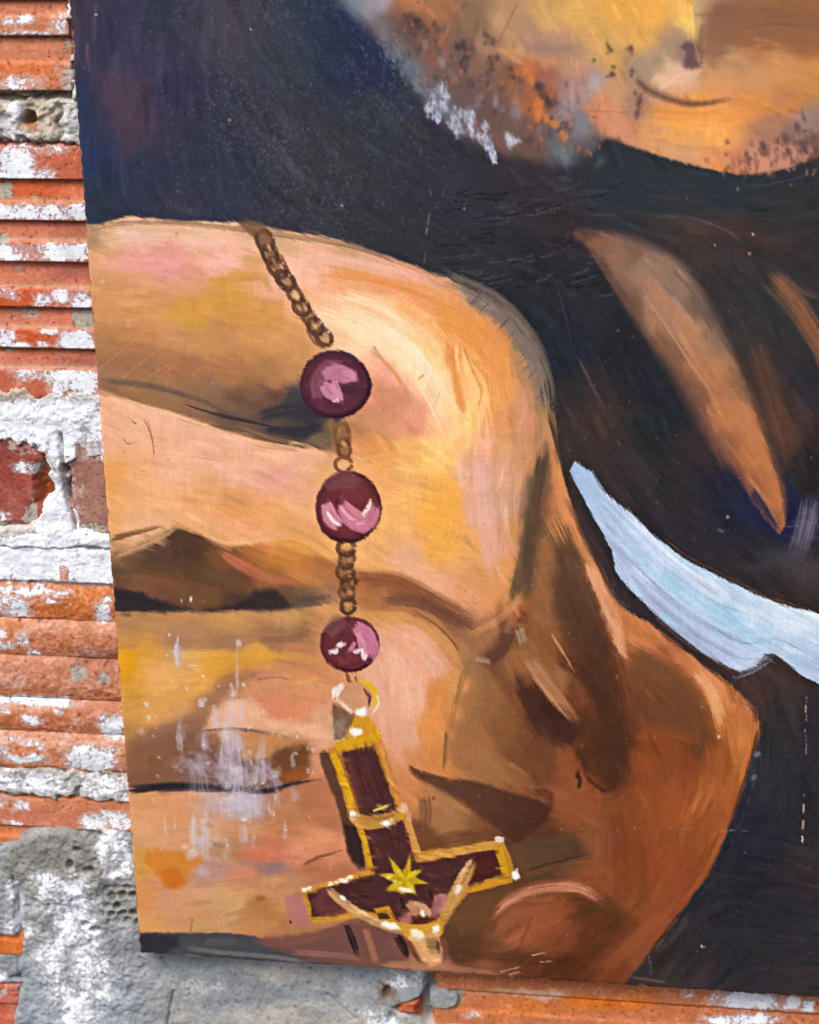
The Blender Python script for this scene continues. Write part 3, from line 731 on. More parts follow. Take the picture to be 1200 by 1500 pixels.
# ---- 2 face and beard
FACE = """500 0 104 114 124 520 20 112 122 132 550 5 152 142 152 560 40 112 97 97 590 20 140 95 70 600 10 188 124 78 640 20 165 110 75 600 40 90 70 68 660 50 130 95 75 700 30 140 105 80 640 80 140 95 80 580 70 102 92 92 590 100 78 84 98 610 105 110 112 125 680 80 112 86 76 720 60 165 125 95 740 30 186 142 106
760 50 182 142 106 800 30 205 160 98 850 20 216 167 92 900 10 226 167 78 960 20 236 172 82 1000 20 240 182 92 1010 40 240 195 100 1030 20 190 160 120 1050 30 132 107 92 1100 30 152 98 68 1180 30 152 98 62 1060 60 142 107 87 1100 60 162 107 72 1170 60 167 107 67 980 50 182 146 106 940 60 226 167 88 880 60 216 167 97
840 60 206 157 102 780 60 182 142 116 760 80 196 142 97 800 80 192 132 92 820 60 192 142 116 700 100 140 100 85 740 110 132 92 77 660 120 110 86 82 760 120 176 107 72 770 105 216 122 62 800 120 152 97 82 790 150 192 104 58 850 100 192 142 112 870 110 172 147 138 900 90 206 157 92 920 90 182 142 97 930 100 162 132 112
970 100 216 167 132 1000 110 222 168 128 1010 80 106 80 84 1040 100 192 142 102 1080 90 192 142 102 1150 90 202 142 88 1180 110 206 142 78 1100 120 206 147 97 1050 120 216 152 97 960 130 202 152 122 900 130 202 152 112 880 150 212 142 102 930 150 172 127 102 980 160 226 152 88 1040 160 236 157 82 1100 150 216 142 78 1160 150 192 127 82
1000 190 240 167 88 1050 195 240 167 88 950 190 216 152 102 1000 215 216 157 112 1050 230 226 148 98 1090 240 200 127 92 1120 230 206 142 112 1150 220 196 137 112 1130 200 172 122 97 1180 180 152 127 117 1170 200 132 97 87 1190 220 122 87 77 840 130 162 122 117 835 160 152 132 132 850 180 112 112 118 870 170 202 132 102 905 190 212 142 107
820 200 104 98 104 825 235 100 108 114 860 220 82 76 80 780 200 112 82 72 780 225 104 78 68 720 170 112 82 77 740 190 122 87 80 690 150 107 88 90 640 150 105 100 112 900 -100 190 130 80 1100 -100 160 100 66 650 -100 130 95 80 1350 50 150 95 62 1350 200 130 90 70 1250 200 120 85 70"""
FP = [(490, -20, 30), (470, -240, 30), (1420, -240, 6), (1420, 130, 14), (1290, 190, 14), (1200, 229, 10), (1167, 241, 8), (1133, 250, 6), (1083, 255, 5), (1033, 246, 5), (987, 234, 5), (933, 217, 6), (888, 203, 14), (850, 232, 40), (800, 238, 26), (770, 232, 20), (725, 222, 26), (690, 205, 30), (645, 175, 30), (605, 125, 26), (560, 65, 26), (515, 15, 26)]
region(FP, FACE, 8, thick=.15, lab=2, nsoft=11, warp=9)
fm = LAB == 2
CAN[fm] += (STREAK*1.6)[fm][:, None]
brushwork(2600, 46, 12, 0.5, 0.07, fm, seed=8); brushwork(2500, 30, 7, 0.5, 0.10, fm, seed=9)
def st(P, w, c, a=.8, **k): return stroke(P, w, c, a, **k)
for P, w, c, a in [([800, 10, 870, 30, 930, 55], 40, (222, 172, 96), .5), ([900, 0, 960, 20, 980, 50], 46, (236, 170, 76), .6), ([995, 0, 1003, 30, 1014, 58], 16, (244, 204, 108), .9), ([1020, -10, 1018, 40], 14, (196, 168, 122), .5), ([850, 60, 880, 100, 905, 100], 20, (216, 166, 84), .5),
                   ([1008, 54, 1004, 78, 1012, 100], 17, (96, 72, 80), .8), ([1030, 30, 1022, 70], 18, (104, 82, 86), .6), ([990, 60, 960, 90, 940, 108], 14, (150, 124, 104), .6), ([975, 80, 985, 105, 968, 122], 12, (226, 178, 146), .8), ([985, 108, 1020, 104, 1030, 100], 12, (232, 176, 136), .7), ([968, 125, 1000, 125, 1040, 120], 20, (222, 170, 130), .6),
                   ([1020, 20, 1090, 15, 1200, 25], 22, (120, 84, 64), .6), ([1060, 50, 1120, 60, 1200, 70], 26, (160, 102, 62), .5), ([1070, 80, 1130, 80, 1200, 110], 20, (206, 142, 82), .5), ([1030, 100, 1100, 118, 1190, 100], 20, (206, 150, 100), .45),
                   ([945, 165, 1000, 172, 1060, 172, 1110, 160], 34, (240, 158, 76), .6), ([950, 190, 1010, 205, 1070, 205], 24, (242, 172, 92), .55), ([1080, 150, 1140, 160, 1190, 130], 20, (212, 138, 70), .5), ([940, 205, 1000, 224, 1050, 232], 12, (222, 164, 120), .6), ([870, 158, 920, 162], 12, (206, 142, 106), .5), ([850, 162, 900, 163, 930, 164], 2.5, (160, 100, 80), .6),
                   ([1030, 240, 1060, 246, 1090, 246], 10, (232, 140, 80), .7), ([1090, 240, 1110, 220, 1120, 200], 16, (206, 146, 120), .6), ([1060, 226, 1066, 224], 12, (120, 82, 66), .7), ([1030, 236, 1040, 234], 12, (140, 92, 72), .6),
                   ([725, 70, 745, 30, 760, 0], 4, (120, 80, 58), .6), ([765, 60, 800, 70, 850, 70], 20, (150, 120, 106), .5), ([765, 82, 800, 85, 820, 92], 14, (226, 158, 100), .5), ([758, 95, 772, 112, 775, 130], 10, (206, 124, 72), .5), ([745, 60, 770, 85], 10, (206, 160, 116), .5), ([840, 60, 842, 110], 3, (150, 100, 84), .5), ([832, 40, 834, 100], 3, (170, 108, 84), .5), ([850, 60, 850, 130], 4, (196, 130, 96), .5)]:
    stroke(P, w, c, a, soft=.7, br=.5, t0=.2, t1=.2, thick=.15)
for P, c, s, a in [([(1003, 38), (1013, 58), (1002, 95), (970, 120), (935, 110), (922, 88), (958, 70)], (166, 140, 114), 12, .75), ([(974, 76), (986, 90), (1000, 100), (1024, 102), (1015, 112), (986, 126), (966, 132), (960, 118), (972, 104)], (230, 184, 154), 8, .9),
                   ([(1040, 6), (1100, 4), (1210, 8), (1300, 20), (1300, 80), (1200, 78), (1100, 70), (1062, 66), (1046, 92), (1026, 60)], (142, 93, 64), 22, .7), ([(1005, 56), (1014, 60), (1024, 98), (1000, 98), (1001, 75)], (100, 76, 80), 5, .85), ([(600, 110), (650, 95), (720, 110), (760, 150), (780, 200), (740, 215), (690, 170), (640, 140)], (98, 76, 70), 30, .5),
                   ([(575, 20), (620, 20), (650, 60), (640, 90), (600, 70)], (110, 76, 64), 20, .5), ([(800, 55), (850, 60), (860, 75), (815, 90), (770, 75)], (150, 122, 112), 14, .5), ([(730, 95), (770, 90), (800, 130), (810, 160), (780, 165), (750, 130)], (126, 82, 66), 18, .5)]:
    poly(P, c, s*1.7, a, wob=6)
for P, w, c, a in [([1016, 62, 1022, 80, 1024, 98], 3, (206, 150, 116), .8), ([1012, 5, 1016, 50], 5, (248, 212, 120), .7), ([960, 66, 935, 80, 915, 100], 6, (190, 160, 116), .6), ([985, 112, 1010, 106, 1024, 103], 5, (246, 208, 176), .8), ([968, 128, 990, 116], 6, (240, 196, 164), .7), ([1070, 78, 1120, 66, 1190, 76], 6, (186, 126, 82), .6), ([1090, 40, 1130, 34, 1200, 40], 5, (120, 78, 56), .6), ([1100, 55, 1150, 66], 4, (206, 150, 104), .5),
                   ([945, 158, 1010, 166, 1080, 160], 8, (206, 128, 66), .5), ([960, 178, 1030, 186, 1090, 176], 10, (250, 176, 88), .6), ([940, 196, 1000, 214, 1060, 216], 6, (206, 148, 98), .5), ([930, 175, 936, 200], 14, (186, 118, 84), .5), ([840, 115, 836, 160], 8, (196, 166, 160), .5), ([700, 30, 690, 70], 12, (112, 86, 70), .5), ([640, 30, 625, 10], 10, (206, 132, 84), .6), ([660, 30, 650, 60], 6, (186, 124, 84), .5), ([730, 70, 760, 90, 775, 100], 8, (222, 158, 104), .6)]:
    stroke(P, w, c, a, soft=.5, br=.55, t0=.15, t1=.25, thick=.4)
# closed lips
stroke([(930, 113, .7), (948, 130, 1.3), (985, 146, 1.2), (1020, 152, 1), (1068, 145, .7)], 14, (92, 64, 50), .8, br=.3, soft=.95)
# bristly dark hairs of the beard and moustache
for x, y, rx, ry, a in [(608, 30, 10, 6, .8), (614, 36, 10, 8, .8), (600, 22, 8, 6, .6), (640, 65, 7, 12, .6), (622, 62, 6, 12, .5), (612, 70, 6, 10, .5), (676, 66, 9, 9, .8), (685, 78, 6, 14, .7), (680, 92, 8, 14, .8), (668, 66, 5, 8, .6), (714, 54, 9, 11, .8), (722, 60, 7, 9, .6), (720, 92, 8, 14, .7), (728, 84, 6, 7, .7), (715, 108, 6, 12, .6), (748, 100, 5, 5, .7),
                     (753, 112, 5, 5, .8), (762, 118, 5, 5, .5), (790, 126, 8, 9, .95), (798, 142, 8, 16, .7), (812, 150, 10, 14, .6), (823, 184, 7, 7, .8), (806, 190, 7, 12, .5), (803, 150, 6, 10, .7), (775, 205, 8, 7, .5), (893, 72, 6, 7, .95), (888, 64, 3, 6, .6), (870, 89, 4, 4, .9), (898, 98, 5, 5, .95), (896, 108, 6, 5, .95), (890, 112, 3, 3, .8), (922, 72, 6, 6, .8), (926, 78, 3, 4, .7), (925, 68, 3, 4, .6), (926, 103, 3, 4, .85), (925, 110, 3, 3, .7),
                     (936, 150, 6, 13, .8), (934, 165, 5, 9, .8), (930, 138, 3, 6, .6), (1118, 215, 8, 10, .6), (1150, 205, 7, 12, .6), (1168, 184, 5, 10, .7), (1178, 172, 4, 10, .6), (1152, 225, 6, 8, .6), (1085, 236, 8, 8, .6), (1175, 212, 8, 10, .6), (1190, 200, 8, 12, .5), (1195, 222, 8, 8, .6), (660, 110, 8, 10, .4), (690, 120, 8, 10, .4), (735, 130, 6, 12, .4), (640, 40, 6, 10, .4)]:
    dab(x, y, rx, ry, (50, 43, 48), a*.8, rot=RNG.random()*40-20, soft=.9, rough=.7, thick=.1)
for k in range(240):                               # stubble
    x = 590+RNG.random()*300; y = 20+(x-560)*.62+RNG.normal()*34
    if 0 < y < 225: dab(x, y, 1.5+RNG.random()*3, 2+RNG.random()*6, [(60, 46, 46), (150, 92, 70), (206, 120, 70), (96, 90, 98)][k % 4], .45, rot=RNG.random()*60-30, soft=.8, rough=.6)
for k in range(160):
    x = 1060+RNG.random()*140; y = 250-(x-1060)*.25+RNG.normal()*15
    dab(x, y, 1.5+RNG.random()*3, 2+RNG.random()*6, [(74, 54, 52), (206, 142, 120), (120, 84, 76)][k % 3], .5, rot=RNG.random()*60-30, soft=.8, rough=.6)
for x, y, rx, ry in [(770, 103, 8, 8), (778, 116, 6, 8), (790, 155, 7, 14), (788, 170, 6, 8), (812, 182, 9, 8), (826, 198, 8, 9), (800, 175, 6, 8)]:
    dab(x, y, rx, ry, (214, 122, 62), .75, rough=.8)
# grey and white hairs
for x, y, rx, ry, c, a in [(622, 66, 6, 14, (150, 130, 140), .6), (648, 92, 6, 12, (150, 150, 166), .6), (660, 110, 7, 9, (130, 126, 140), .5), (700, 148, 8, 12, (150, 134, 144), .5), (726, 148, 5, 14, (150, 150, 164), .6), (757, 165, 11, 22, (142, 144, 158), .6), (736, 160, 6, 8, (140, 130, 136), .5), (790, 190, 5, 10, (130, 132, 144), .5),
                        (850, 185, 16, 26, (134, 138, 148), .55), (828, 232, 10, 20, (118, 130, 142), .6), (862, 205, 14, 22, (124, 118, 124), .45), (836, 150, 9, 26, (186, 160, 156), .45), (872, 122, 12, 16, (182, 178, 190), .7), (862, 140, 14, 18, (150, 146, 154), .5), (880, 235, 10, 14, (84, 92, 100), .5), (825, 262, 16, 5, (70, 80, 90), .5),
                        (600, 100, 14, 16, (92, 116, 136), .5), (585, 70, 10, 16, (110, 126, 138), .4), (560, 45, 12, 20, (110, 124, 134), .45), (520, 10, 14, 22, (124, 138, 150), .5), (565, 0, 16, 12, (166, 158, 170), .5), (545, 20, 12, 14, (140, 136, 146), .4)]:
    dab(x, y, rx, ry, c, a, rot=RNG.random()*20-10, soft=.95, rough=.5)
for k in range(90):
    t = RNG.random(); x = 560+t*70+RNG.normal()*7; y = 60+t*80+RNG.normal()*9
    dab(x, y, 1.6, 3+RNG.random()*4, (104+30*RNG.random(), 128+20*RNG.random(), 150), .5, rot=-25, soft=.8, rough=.5)
WD = [(644, 128, 9, 13), (653, 140, 5, 9), (634, 150, 6, 14), (627, 160, 5, 9), (650, 158, 8, 9), (668, 168, 10, 10), (686, 164, 9, 9), (690, 176, 7, 8), (664, 180, 8, 8), (672, 192, 9, 9), (700, 200, 7, 7), (713, 208, 7, 10), (718, 220, 6, 10), (724, 230, 4, 10), (744, 200, 7, 9), (748, 210, 4, 10), (753, 206, 8, 3), (711, 186, 5, 6), (690, 190, 5, 9), (640, 172, 5, 8)]
for x, y, rx, ry in WD:
    dab(x, y, rx*1.3, ry*1.3, (150, 160, 186), .55, rot=-18, soft=.95, rough=.8)
    for q in range(14):
        a = RNG.random()*6.3; dab(x+math.cos(a)*rx*RNG.random()*1.4, y+math.sin(a)*ry*RNG.random()*1.3, .8+RNG.random()*1.4, 2+RNG.random()*4.0, (180+40*RNG.random(), 192+30*RNG.random(), 226), .6, rot=-20+RNG.normal()*16, soft=.6, rough=.5, thick=.5)

# ---- 3 fall of the lapel
LAPEL = """845 345 92 64 52 880 370 126 88 68 900 372 142 102 82 950 400 152 117 97 990 420 142 112 94 930 355 120 90 76 960 450 166 122 97 1010 480 176 127 97 1040 540 182 122 82 1080 600 186 120 76 1110 660 186 117 70 1135 730 182 112 67 1145 775 160 96 58 930 450 116 82 66 970 520 130 90 68 1010 580 130 88 66 1060 660 150 96 66 1090 720 146 90 60 1120 760 140 84 56 1050 500 140 108 86 1090 570 150 104 76 1030 450 110 88 78"""
region([(838, 340, 11), (880, 382, 22), (915, 440, 26), (955, 505, 22), (1000, 570, 38), (1045, 645, 38), (1085, 700, 19), (1110, 745, 7), (1143, 783, 4), (1150, 770, 4), (1147, 715, 19), (1122, 640, 26), (1092, 560, 30), (1055, 480, 26), (1025, 420, 22), (985, 378, 19), (930, 350, 22), (870, 336, 19)], LAPEL, 8, lab=3, thick=.1, warp=6)
lm = LAB == 3
CAN[lm] += (STREAK*2)[lm][:, None]
brushwork(5200, 50, 10, .5, .07, lm, seed=12)
for P, w, c, a in [([860, 355, 905, 425, 950, 490, 1010, 570, 1060, 640], 12, (116, 80, 62), .6), ([930, 410, 990, 500, 1020, 545, 1060, 600], 5, (204, 148, 112), .6), ([940, 400, 1000, 470, 1050, 540, 1090, 620, 1120, 690], 26, (184, 124, 88), .5), ([1090, 690, 1120, 730, 1140, 770], 6, (196, 140, 100), .6), ([1060, 640, 1100, 700], 5, (170, 110, 76), .5), ([980, 385, 1030, 450, 1045, 480], 8, (112, 76, 72), .5),
                   ([1060, 470, 1100, 560, 1140, 680, 1155, 740], 18, (60, 47, 42), .6), ([1122, 398, 1165, 445, 1200, 500, 1240, 570], 42, (150, 96, 64), .85), ([1140, 400, 1175, 425, 1210, 440], 14, (110, 72, 58), .6), ([1160, 440, 1190, 500, 1210, 560], 12, (128, 82, 58), .6), ([1105, 500, 1138, 610, 1165, 680], 40, (100, 66, 50), .65), ([1130, 600, 1150, 660], 8, (120, 78, 58), .4), ([1040, 340, 1000, 335], 14, (100, 64, 50), .4),
                   ([1100, 715, 1125, 755, 1140, 785], 22, (22, 32, 72), .75), ([1190, 660, 1200, 720], 30, (34, 28, 28), .6), ([1130, 610, 1160, 690], 20, (86, 58, 46), .4)]:
    stroke(P, w, c, a, soft=.7, br=.5, t0=.15, t1=.2, thick=.12)
for x0, w, a in [(1176, 10, .55), (1186, 8, .6), (1168, 6, .45), (1192, 10, .4)]:
    stroke([x0+6, 728, x0, 765, x0-14, 812], w, (146, 138, 156), a, br=.7, t0=.25, t1=.4, soft=.6)
stroke([1160, 810, 1120, 830, 1080, 830], 26, (80, 76, 86), .35, soft=.9, t0=.3, t1=.4)
for x, y, rx, ry, c, a in [(1182, 770, 20, 46, (116, 108, 124), .55), (1165, 820, 34, 30, (88, 82, 92), .5), (1190, 840, 24, 40, (84, 72, 76), .5), (1130, 815, 30, 16, (66, 62, 74), .5)]: dab(x, y, rx, ry, c, a, 15, soft=1.0, rough=.4)

# ---- 4 the clasped hand
OUT = [(100, 333), (128, 329), (150, 326), (190, 317), (250, 322), (340, 326), (420, 338), (500, 352), (560, 372), (640, 402), (700, 430), (748, 462), (778, 497), (794, 537), (801, 582), (813, 632), (823, 690), (846, 762), (876, 822), (905, 882), (955, 915), (1020, 965), (1080, 1012), (1109, 1042), (1112, 1070), (1101, 1112), (1086, 1160), (1066, 1215), (1038, 1280), (1000, 1332), (965, 1382), (940, 1412), (915, 1440), (880, 1500), (60, 1500), (60, 333)]
HA = """135 345 172 137 102 160 340 216 177 132 200 340 223 183 142 300 340 226 186 142 400 350 206 166 126 450 355 223 179 136 520 370 202 162 126 140 380 221 167 117 200 380 230 167 136 250 385 226 162 136 320 375 235 181 142 440 390 235 186 142 490 395 232 176 126 550 385 216 167 132 600 400 225 166 126 640 412 216 162 127 690 440 176 145 123
150 420 206 152 102 200 410 210 157 112 280 410 212 157 117 340 420 207 157 82 380 410 216 162 102 400 420 231 181 141 500 410 226 166 101 560 420 226 161 96 620 440 223 156 90 660 440 221 156 95 700 460 216 151 90 735 462 150 124 100 500 440 241 191 131 560 450 243 196 126 600 460 236 176 100
150 460 202 147 97 220 455 206 151 97 280 460 202 152 77 340 455 206 152 82 400 455 206 152 87 430 450 226 171 111 490 470 241 196 136 540 490 248 216 151 580 490 250 216 151 620 480 236 181 101 660 480 221 156 80 700 480 221 151 75 740 480 211 146 90 770 510 146 122 94
150 500 168 127 82 200 500 182 132 87 260 500 192 142 97 320 500 192 142 92 380 500 202 147 92 430 500 206 152 96 560 520 245 201 141 600 520 250 221 151 640 520 245 201 111 665 520 226 161 85 690 540 236 176 90 730 520 221 156 80 755 540 182 138 94 785 560 158 126 90
150 540 152 112 82 200 540 162 117 82 270 540 167 117 82 340 540 177 127 82 400 550 167 122 82 425 530 192 142 92 560 540 226 166 121 600 560 241 186 131 640 560 250 216 141 670 570 236 181 95 700 570 241 191 105 740 570 226 166 85 770 580 206 151 111 792 600 172 132 92 545 580 206 141 106
150 572 142 107 77 220 580 152 117 82 300 580 142 107 82 380 580 127 92 72 430 590 74 66 68 455 605 58 55 62 480 620 76 68 64 400 600 102 78 67 350 600 112 87 70 580 590 206 146 116 600 620 221 156 116 640 620 241 186 121 680 620 245 201 111 740 620 221 156 95 770 620 206 146 111 560 620 206 146 106 520 620 192 137 97
600 660 233 181 90 640 660 245 201 105 700 650 236 176 121 740 660 216 161 111 765 640 192 142 102 560 660 216 151 85 520 650 206 146 96 520 680 226 166 111 560 700 229 169 101 600 720 236 181 106 650 720 236 176 85 690 700 223 176 141 720 690 216 166 141 745 690 216 166 131 765 680 196 146 101 790 700 100 82 64 812 700 192 130 86
580 760 231 176 106 640 750 231 171 76 700 750 221 171 141 735 750 211 166 141 755 770 206 146 91 778 760 104 84 66 800 750 182 124 80 832 770 206 141 91 560 800 229 176 111 600 820 226 176 131 640 800 226 171 91 690 800 223 166 101 730 800 221 166 131 748 830 216 156 96 772 830 108 86 64 790 830 150 105 70 820 810 150 106 67 855 840 206 141 91
520 830 214 158 104 540 880 182 122 77 580 880 152 102 67 620 885 132 92 67 670 905 142 97 72 640 858 221 166 126 690 880 216 156 111 720 870 206 146 96 750 880 202 142 92 520 905 206 151 96 580 908 211 156 96 620 922 202 147 92 660 955 192 137 92 690 930 162 117 82 720 930 166 121 86 740 935 116 82 60 765 895 150 98 62 780 870 150 102 64
580 935 221 166 131 620 950 226 171 141 640 970 223 171 141 590 980 226 176 146 665 1000 206 146 91 690 970 162 127 87 722 965 112 77 57 750 970 166 121 76 800 950 152 107 67 840 950 120 82 57 880 950 100 72 52 850 880 110 80 58 830 850 118 86 60 905 930 190 126 78
570 1010 223 171 141 600 1030 226 176 146 645 1020 206 141 86 660 1050 206 141 81 690 1020 167 127 82 720 1030 157 117 77 760 1010 132 92 62 790 1020 122 87 57 812 1000 172 132 92 840 1020 134 93 62 870 1000 97 68 48 560 1060 219 166 136 590 1080 216 166 136 625 1070 211 146 82 600 1110 206 141 96
690 1060 162 119 79 740 1060 142 102 67 790 1050 90 63 49 820 1075 98 68 52 860 1060 108 73 50 900 1060 112 75 50 910 1085 104 67 47 640 1110 197 132 77 680 1100 166 121 81 720 1120 166 123 82 760 1110 132 92 62 800 1110 132 92 62 830 1110 162 107 72 862 1110 116 74 50 900 1120 94 63 47 935 1110 166 106 62 980 1110 152 100 60
640 1190 161 119 81 660 1205 165 122 82 620 1230 117 77 50 700 1230 131 89 59 790 1210 104 69 48 830 1180 166 113 76 860 1160 166 109 73 900 1180 152 102 63 950 1180 166 106 61 1000 1180 176 111 63 600 1160 196 132 84 780 1260 112 88 64 800 1240 104 88 68 830 1250 112 90 67 870 1230 152 107 73 780 1290 112 82 57 860 1280 160 106 71
920 1260 152 94 57 980 1250 166 102 60 1030 1230 166 106 62 800 1340 166 106 73 760 1370 166 109 76 860 1330 112 78 48 900 1350 107 74 44 870 1380 112 73 44 820 1380 152 97 64 740 1380 132 92 62 690 1340 112 78 50 680 1390 92 63 44 760 1405 112 72 50 830 1412 102 65 40 900 1405 136 87 52 930 1390 161 106 69 960 1340 166 106 66 920 1330 131 87 52 700 1290 112 80 52
880 860 206 141 91 940 940 191 126 77 1000 980 196 127 82 1040 1010 206 141 91 1085 1045 191 126 77 1060 1060 191 126 67 960 980 142 102 67 980 1020 137 100 67 940 1030 132 92 62 1000 1060 132 94 62 1030 1085 122 87 57 920 1020 166 102 57 960 1085 157 97 57 1000 1115 152 97 60 1060 1110 176 116 67 1085 1100 186 121 69 1040 1160 181 119 67 1050 1200 171 109 62 1000 1300 161 99 60 910 970 176 112 68
500 1390 122 88 72 560 1410 150 102 77 640 1420 170 120 90 720 1420 140 96 68"""
sl, m = poly_mask([(x, y, 5 if y < 450 else (16 if y < 560 else 5)) for x, y in OUT], 5, True, 1.5)
lay(sl, m, field(HA, sl, 6, 9, 2.8), .15); LAB[sl][m > .5] = 4
# second finger
HB = """160 620 229 177 127 200 610 231 182 132 250 630 229 180 132 320 650 229 180 134 400 670 231 180 132 450 675 226 177 132 480 700 219 167 112 160 700 223 162 92 200 700 227 174 117 260 690 231 180 132 350 690 229 180 140 400 700 226 167 140 440 710 223 167 132 165 740 226 167 102 220 740 229 177 122 300 730 223 167 112 340 740 216 157 97 400 750 226 167 107 450 740 223 172 122 520 690 226 166 111 540 760 229 174 106 540 700 228 168 104
220 770 222 176 132 300 770 224 170 118 360 780 224 168 116 420 775 222 165 105 480 790 226 168 104 520 800 228 172 108 460 800 222 166 106"""
region([(90, 570, 3), (146, 578, 3), (180, 587, 4), (240, 600, 6), (300, 621, 4), (360, 641, 3), (410, 651, 4), (450, 656, 6), (482, 664, 14), (520, 690, 50), (545, 760, 50), (540, 830, 40), (480, 830, 20), (90, 830, 10)], HB, 4, thick=.2, warp=8)
# hollow between the second and third finger
HC = """170 800 150 112 80 180 835 98 73 53 230 812 93 70 52 280 802 83 61 44 265 790 86 64 46 330 815 122 82 52 300 842 98 70 50 250 860 113 78 54 200 860 122 84 60 350 850 106 72 49 300 872 116 82 53 400 810 196 134 66 440 815 200 138 68 440 835 184 122 70 470 845 172 117 72 480 872 142 107 77 400 850 150 100 64 410 868 110 80 58 520 850 168 112 68 380 808 170 112 62 450 878 112 88 68 180 882 60 48 46 350 882 80 60 48 540 870 170 114 72"""
region([(90, 812, 8), (168, 806, 8), (215, 792, 10), (256, 774, 8), (290, 783, 7), (315, 798, 5), (350, 800, 8), (395, 796, 10), (440, 806, 14), (490, 822, 14), (540, 842, 20), (560, 880, 30), (500, 880, 12), (455, 889, 5), (300, 895, 3), (90, 895, 3)], HC, 5, thick=.15, warp=6, nsoft=12)
# third finger
HD = """180 910 177 132 92 250 910 182 137 87 330 905 192 147 92 420 900 197 150 97 470 890 202 152 97 180 935 182 137 82 260 935 177 132 97 330 940 162 122 92 400 935 152 112 82 440 925 152 112 77 465 910 192 137 92 180 970 217 157 50 210 960 212 157 70 270 970 207 162 102 320 965 214 162 76 380 960 212 157 82 430 965 192 137 92 460 985 197 137 92
185 1000 207 152 62 240 1000 220 167 87 290 1000 217 164 92 340 990 192 142 67 380 1000 192 137 102 440 1000 207 147 102 470 1010 207 147 107 190 1040 202 150 82 230 1040 212 160 92 270 1040 202 152 97 310 1050 192 142 102 350 1040 217 162 127 400 1040 207 137 102 440 1040 207 142 102 470 1060 207 162 127 190 1080 182 137 77 240 1075 162 122 87 280 1070 142 107 87
330 1065 192 142 107 380 1080 182 132 92 440 1070 202 152 117 470 1080 217 167 132 195 1110 167 117 67 240 1110 142 102 77 300 1115 130 102 95 350 1120 122 94 100 400 1120 112 78 57 430 1100 118 78 50 450 1125 162 107 72 470 1120 192 132 97 200 1145 134 94 62 300 1140 120 92 84 380 1140 116 84 70 500 1000 210 152 108 500 930 204 148 98 340 1020 190 140 100"""
region([(90, 895, 3), (300, 895, 3), (455, 889, 5), (500, 878, 12), (530, 900, 30), (530, 1000, 40), (520, 1090, 30), (490, 1150, 14), (90, 1158, 4)], HD, 4, thick=.15, warp=8)
# fourth finger
HE = """200 1180 207 152 107 260 1190 207 152 107 320 1190 192 152 127 360 1172 174 152 150 420 1180 177 127 92 460 1180 177 117 82 490 1200 172 117 82 205 1220 212 162 117 260 1220 207 154 110 300 1220 207 167 132 350 1215 192 142 102 420 1215 187 127 87 470 1230 212 147 107 490 1250 202 137 102 205 1262 202 152 82 340 1250 172 132 92 390 1255 197 122 92 440 1250 207 142 107 400 1272 152 117 107 320 1275 182 142 127 350 1285 197 137 102
210 1310 202 142 87 260 1320 197 147 107 330 1320 197 157 112 380 1335 176 126 77 400 1300 192 142 97 215 1355 207 152 97 300 1350 192 147 102 380 1350 182 132 87 430 1300 188 138 100 460 1275 170 112 78 500 1280 176 116 80 240 1310 200 146 110 420 1370 170 120 80"""
region([(90, 1160, 3), (260, 1160, 3), (390, 1162, 3), (440, 1150, 4), (480, 1144, 6), (520, 1190, 20), (540, 1290, 20), (480, 1370, 20), (400, 1378, 5), (300, 1367, 3), (90, 1366, 3)], HE, 4, thick=.15, warp=8)
hm = LAB == 4
CAN[hm] += (STREAK*0.5)[hm][:, None]
brushwork(4200, 70, 18, .38, .035, hm, seed=21); brushwork(6000, 40, 9, .42, .055, hm, seed=22)
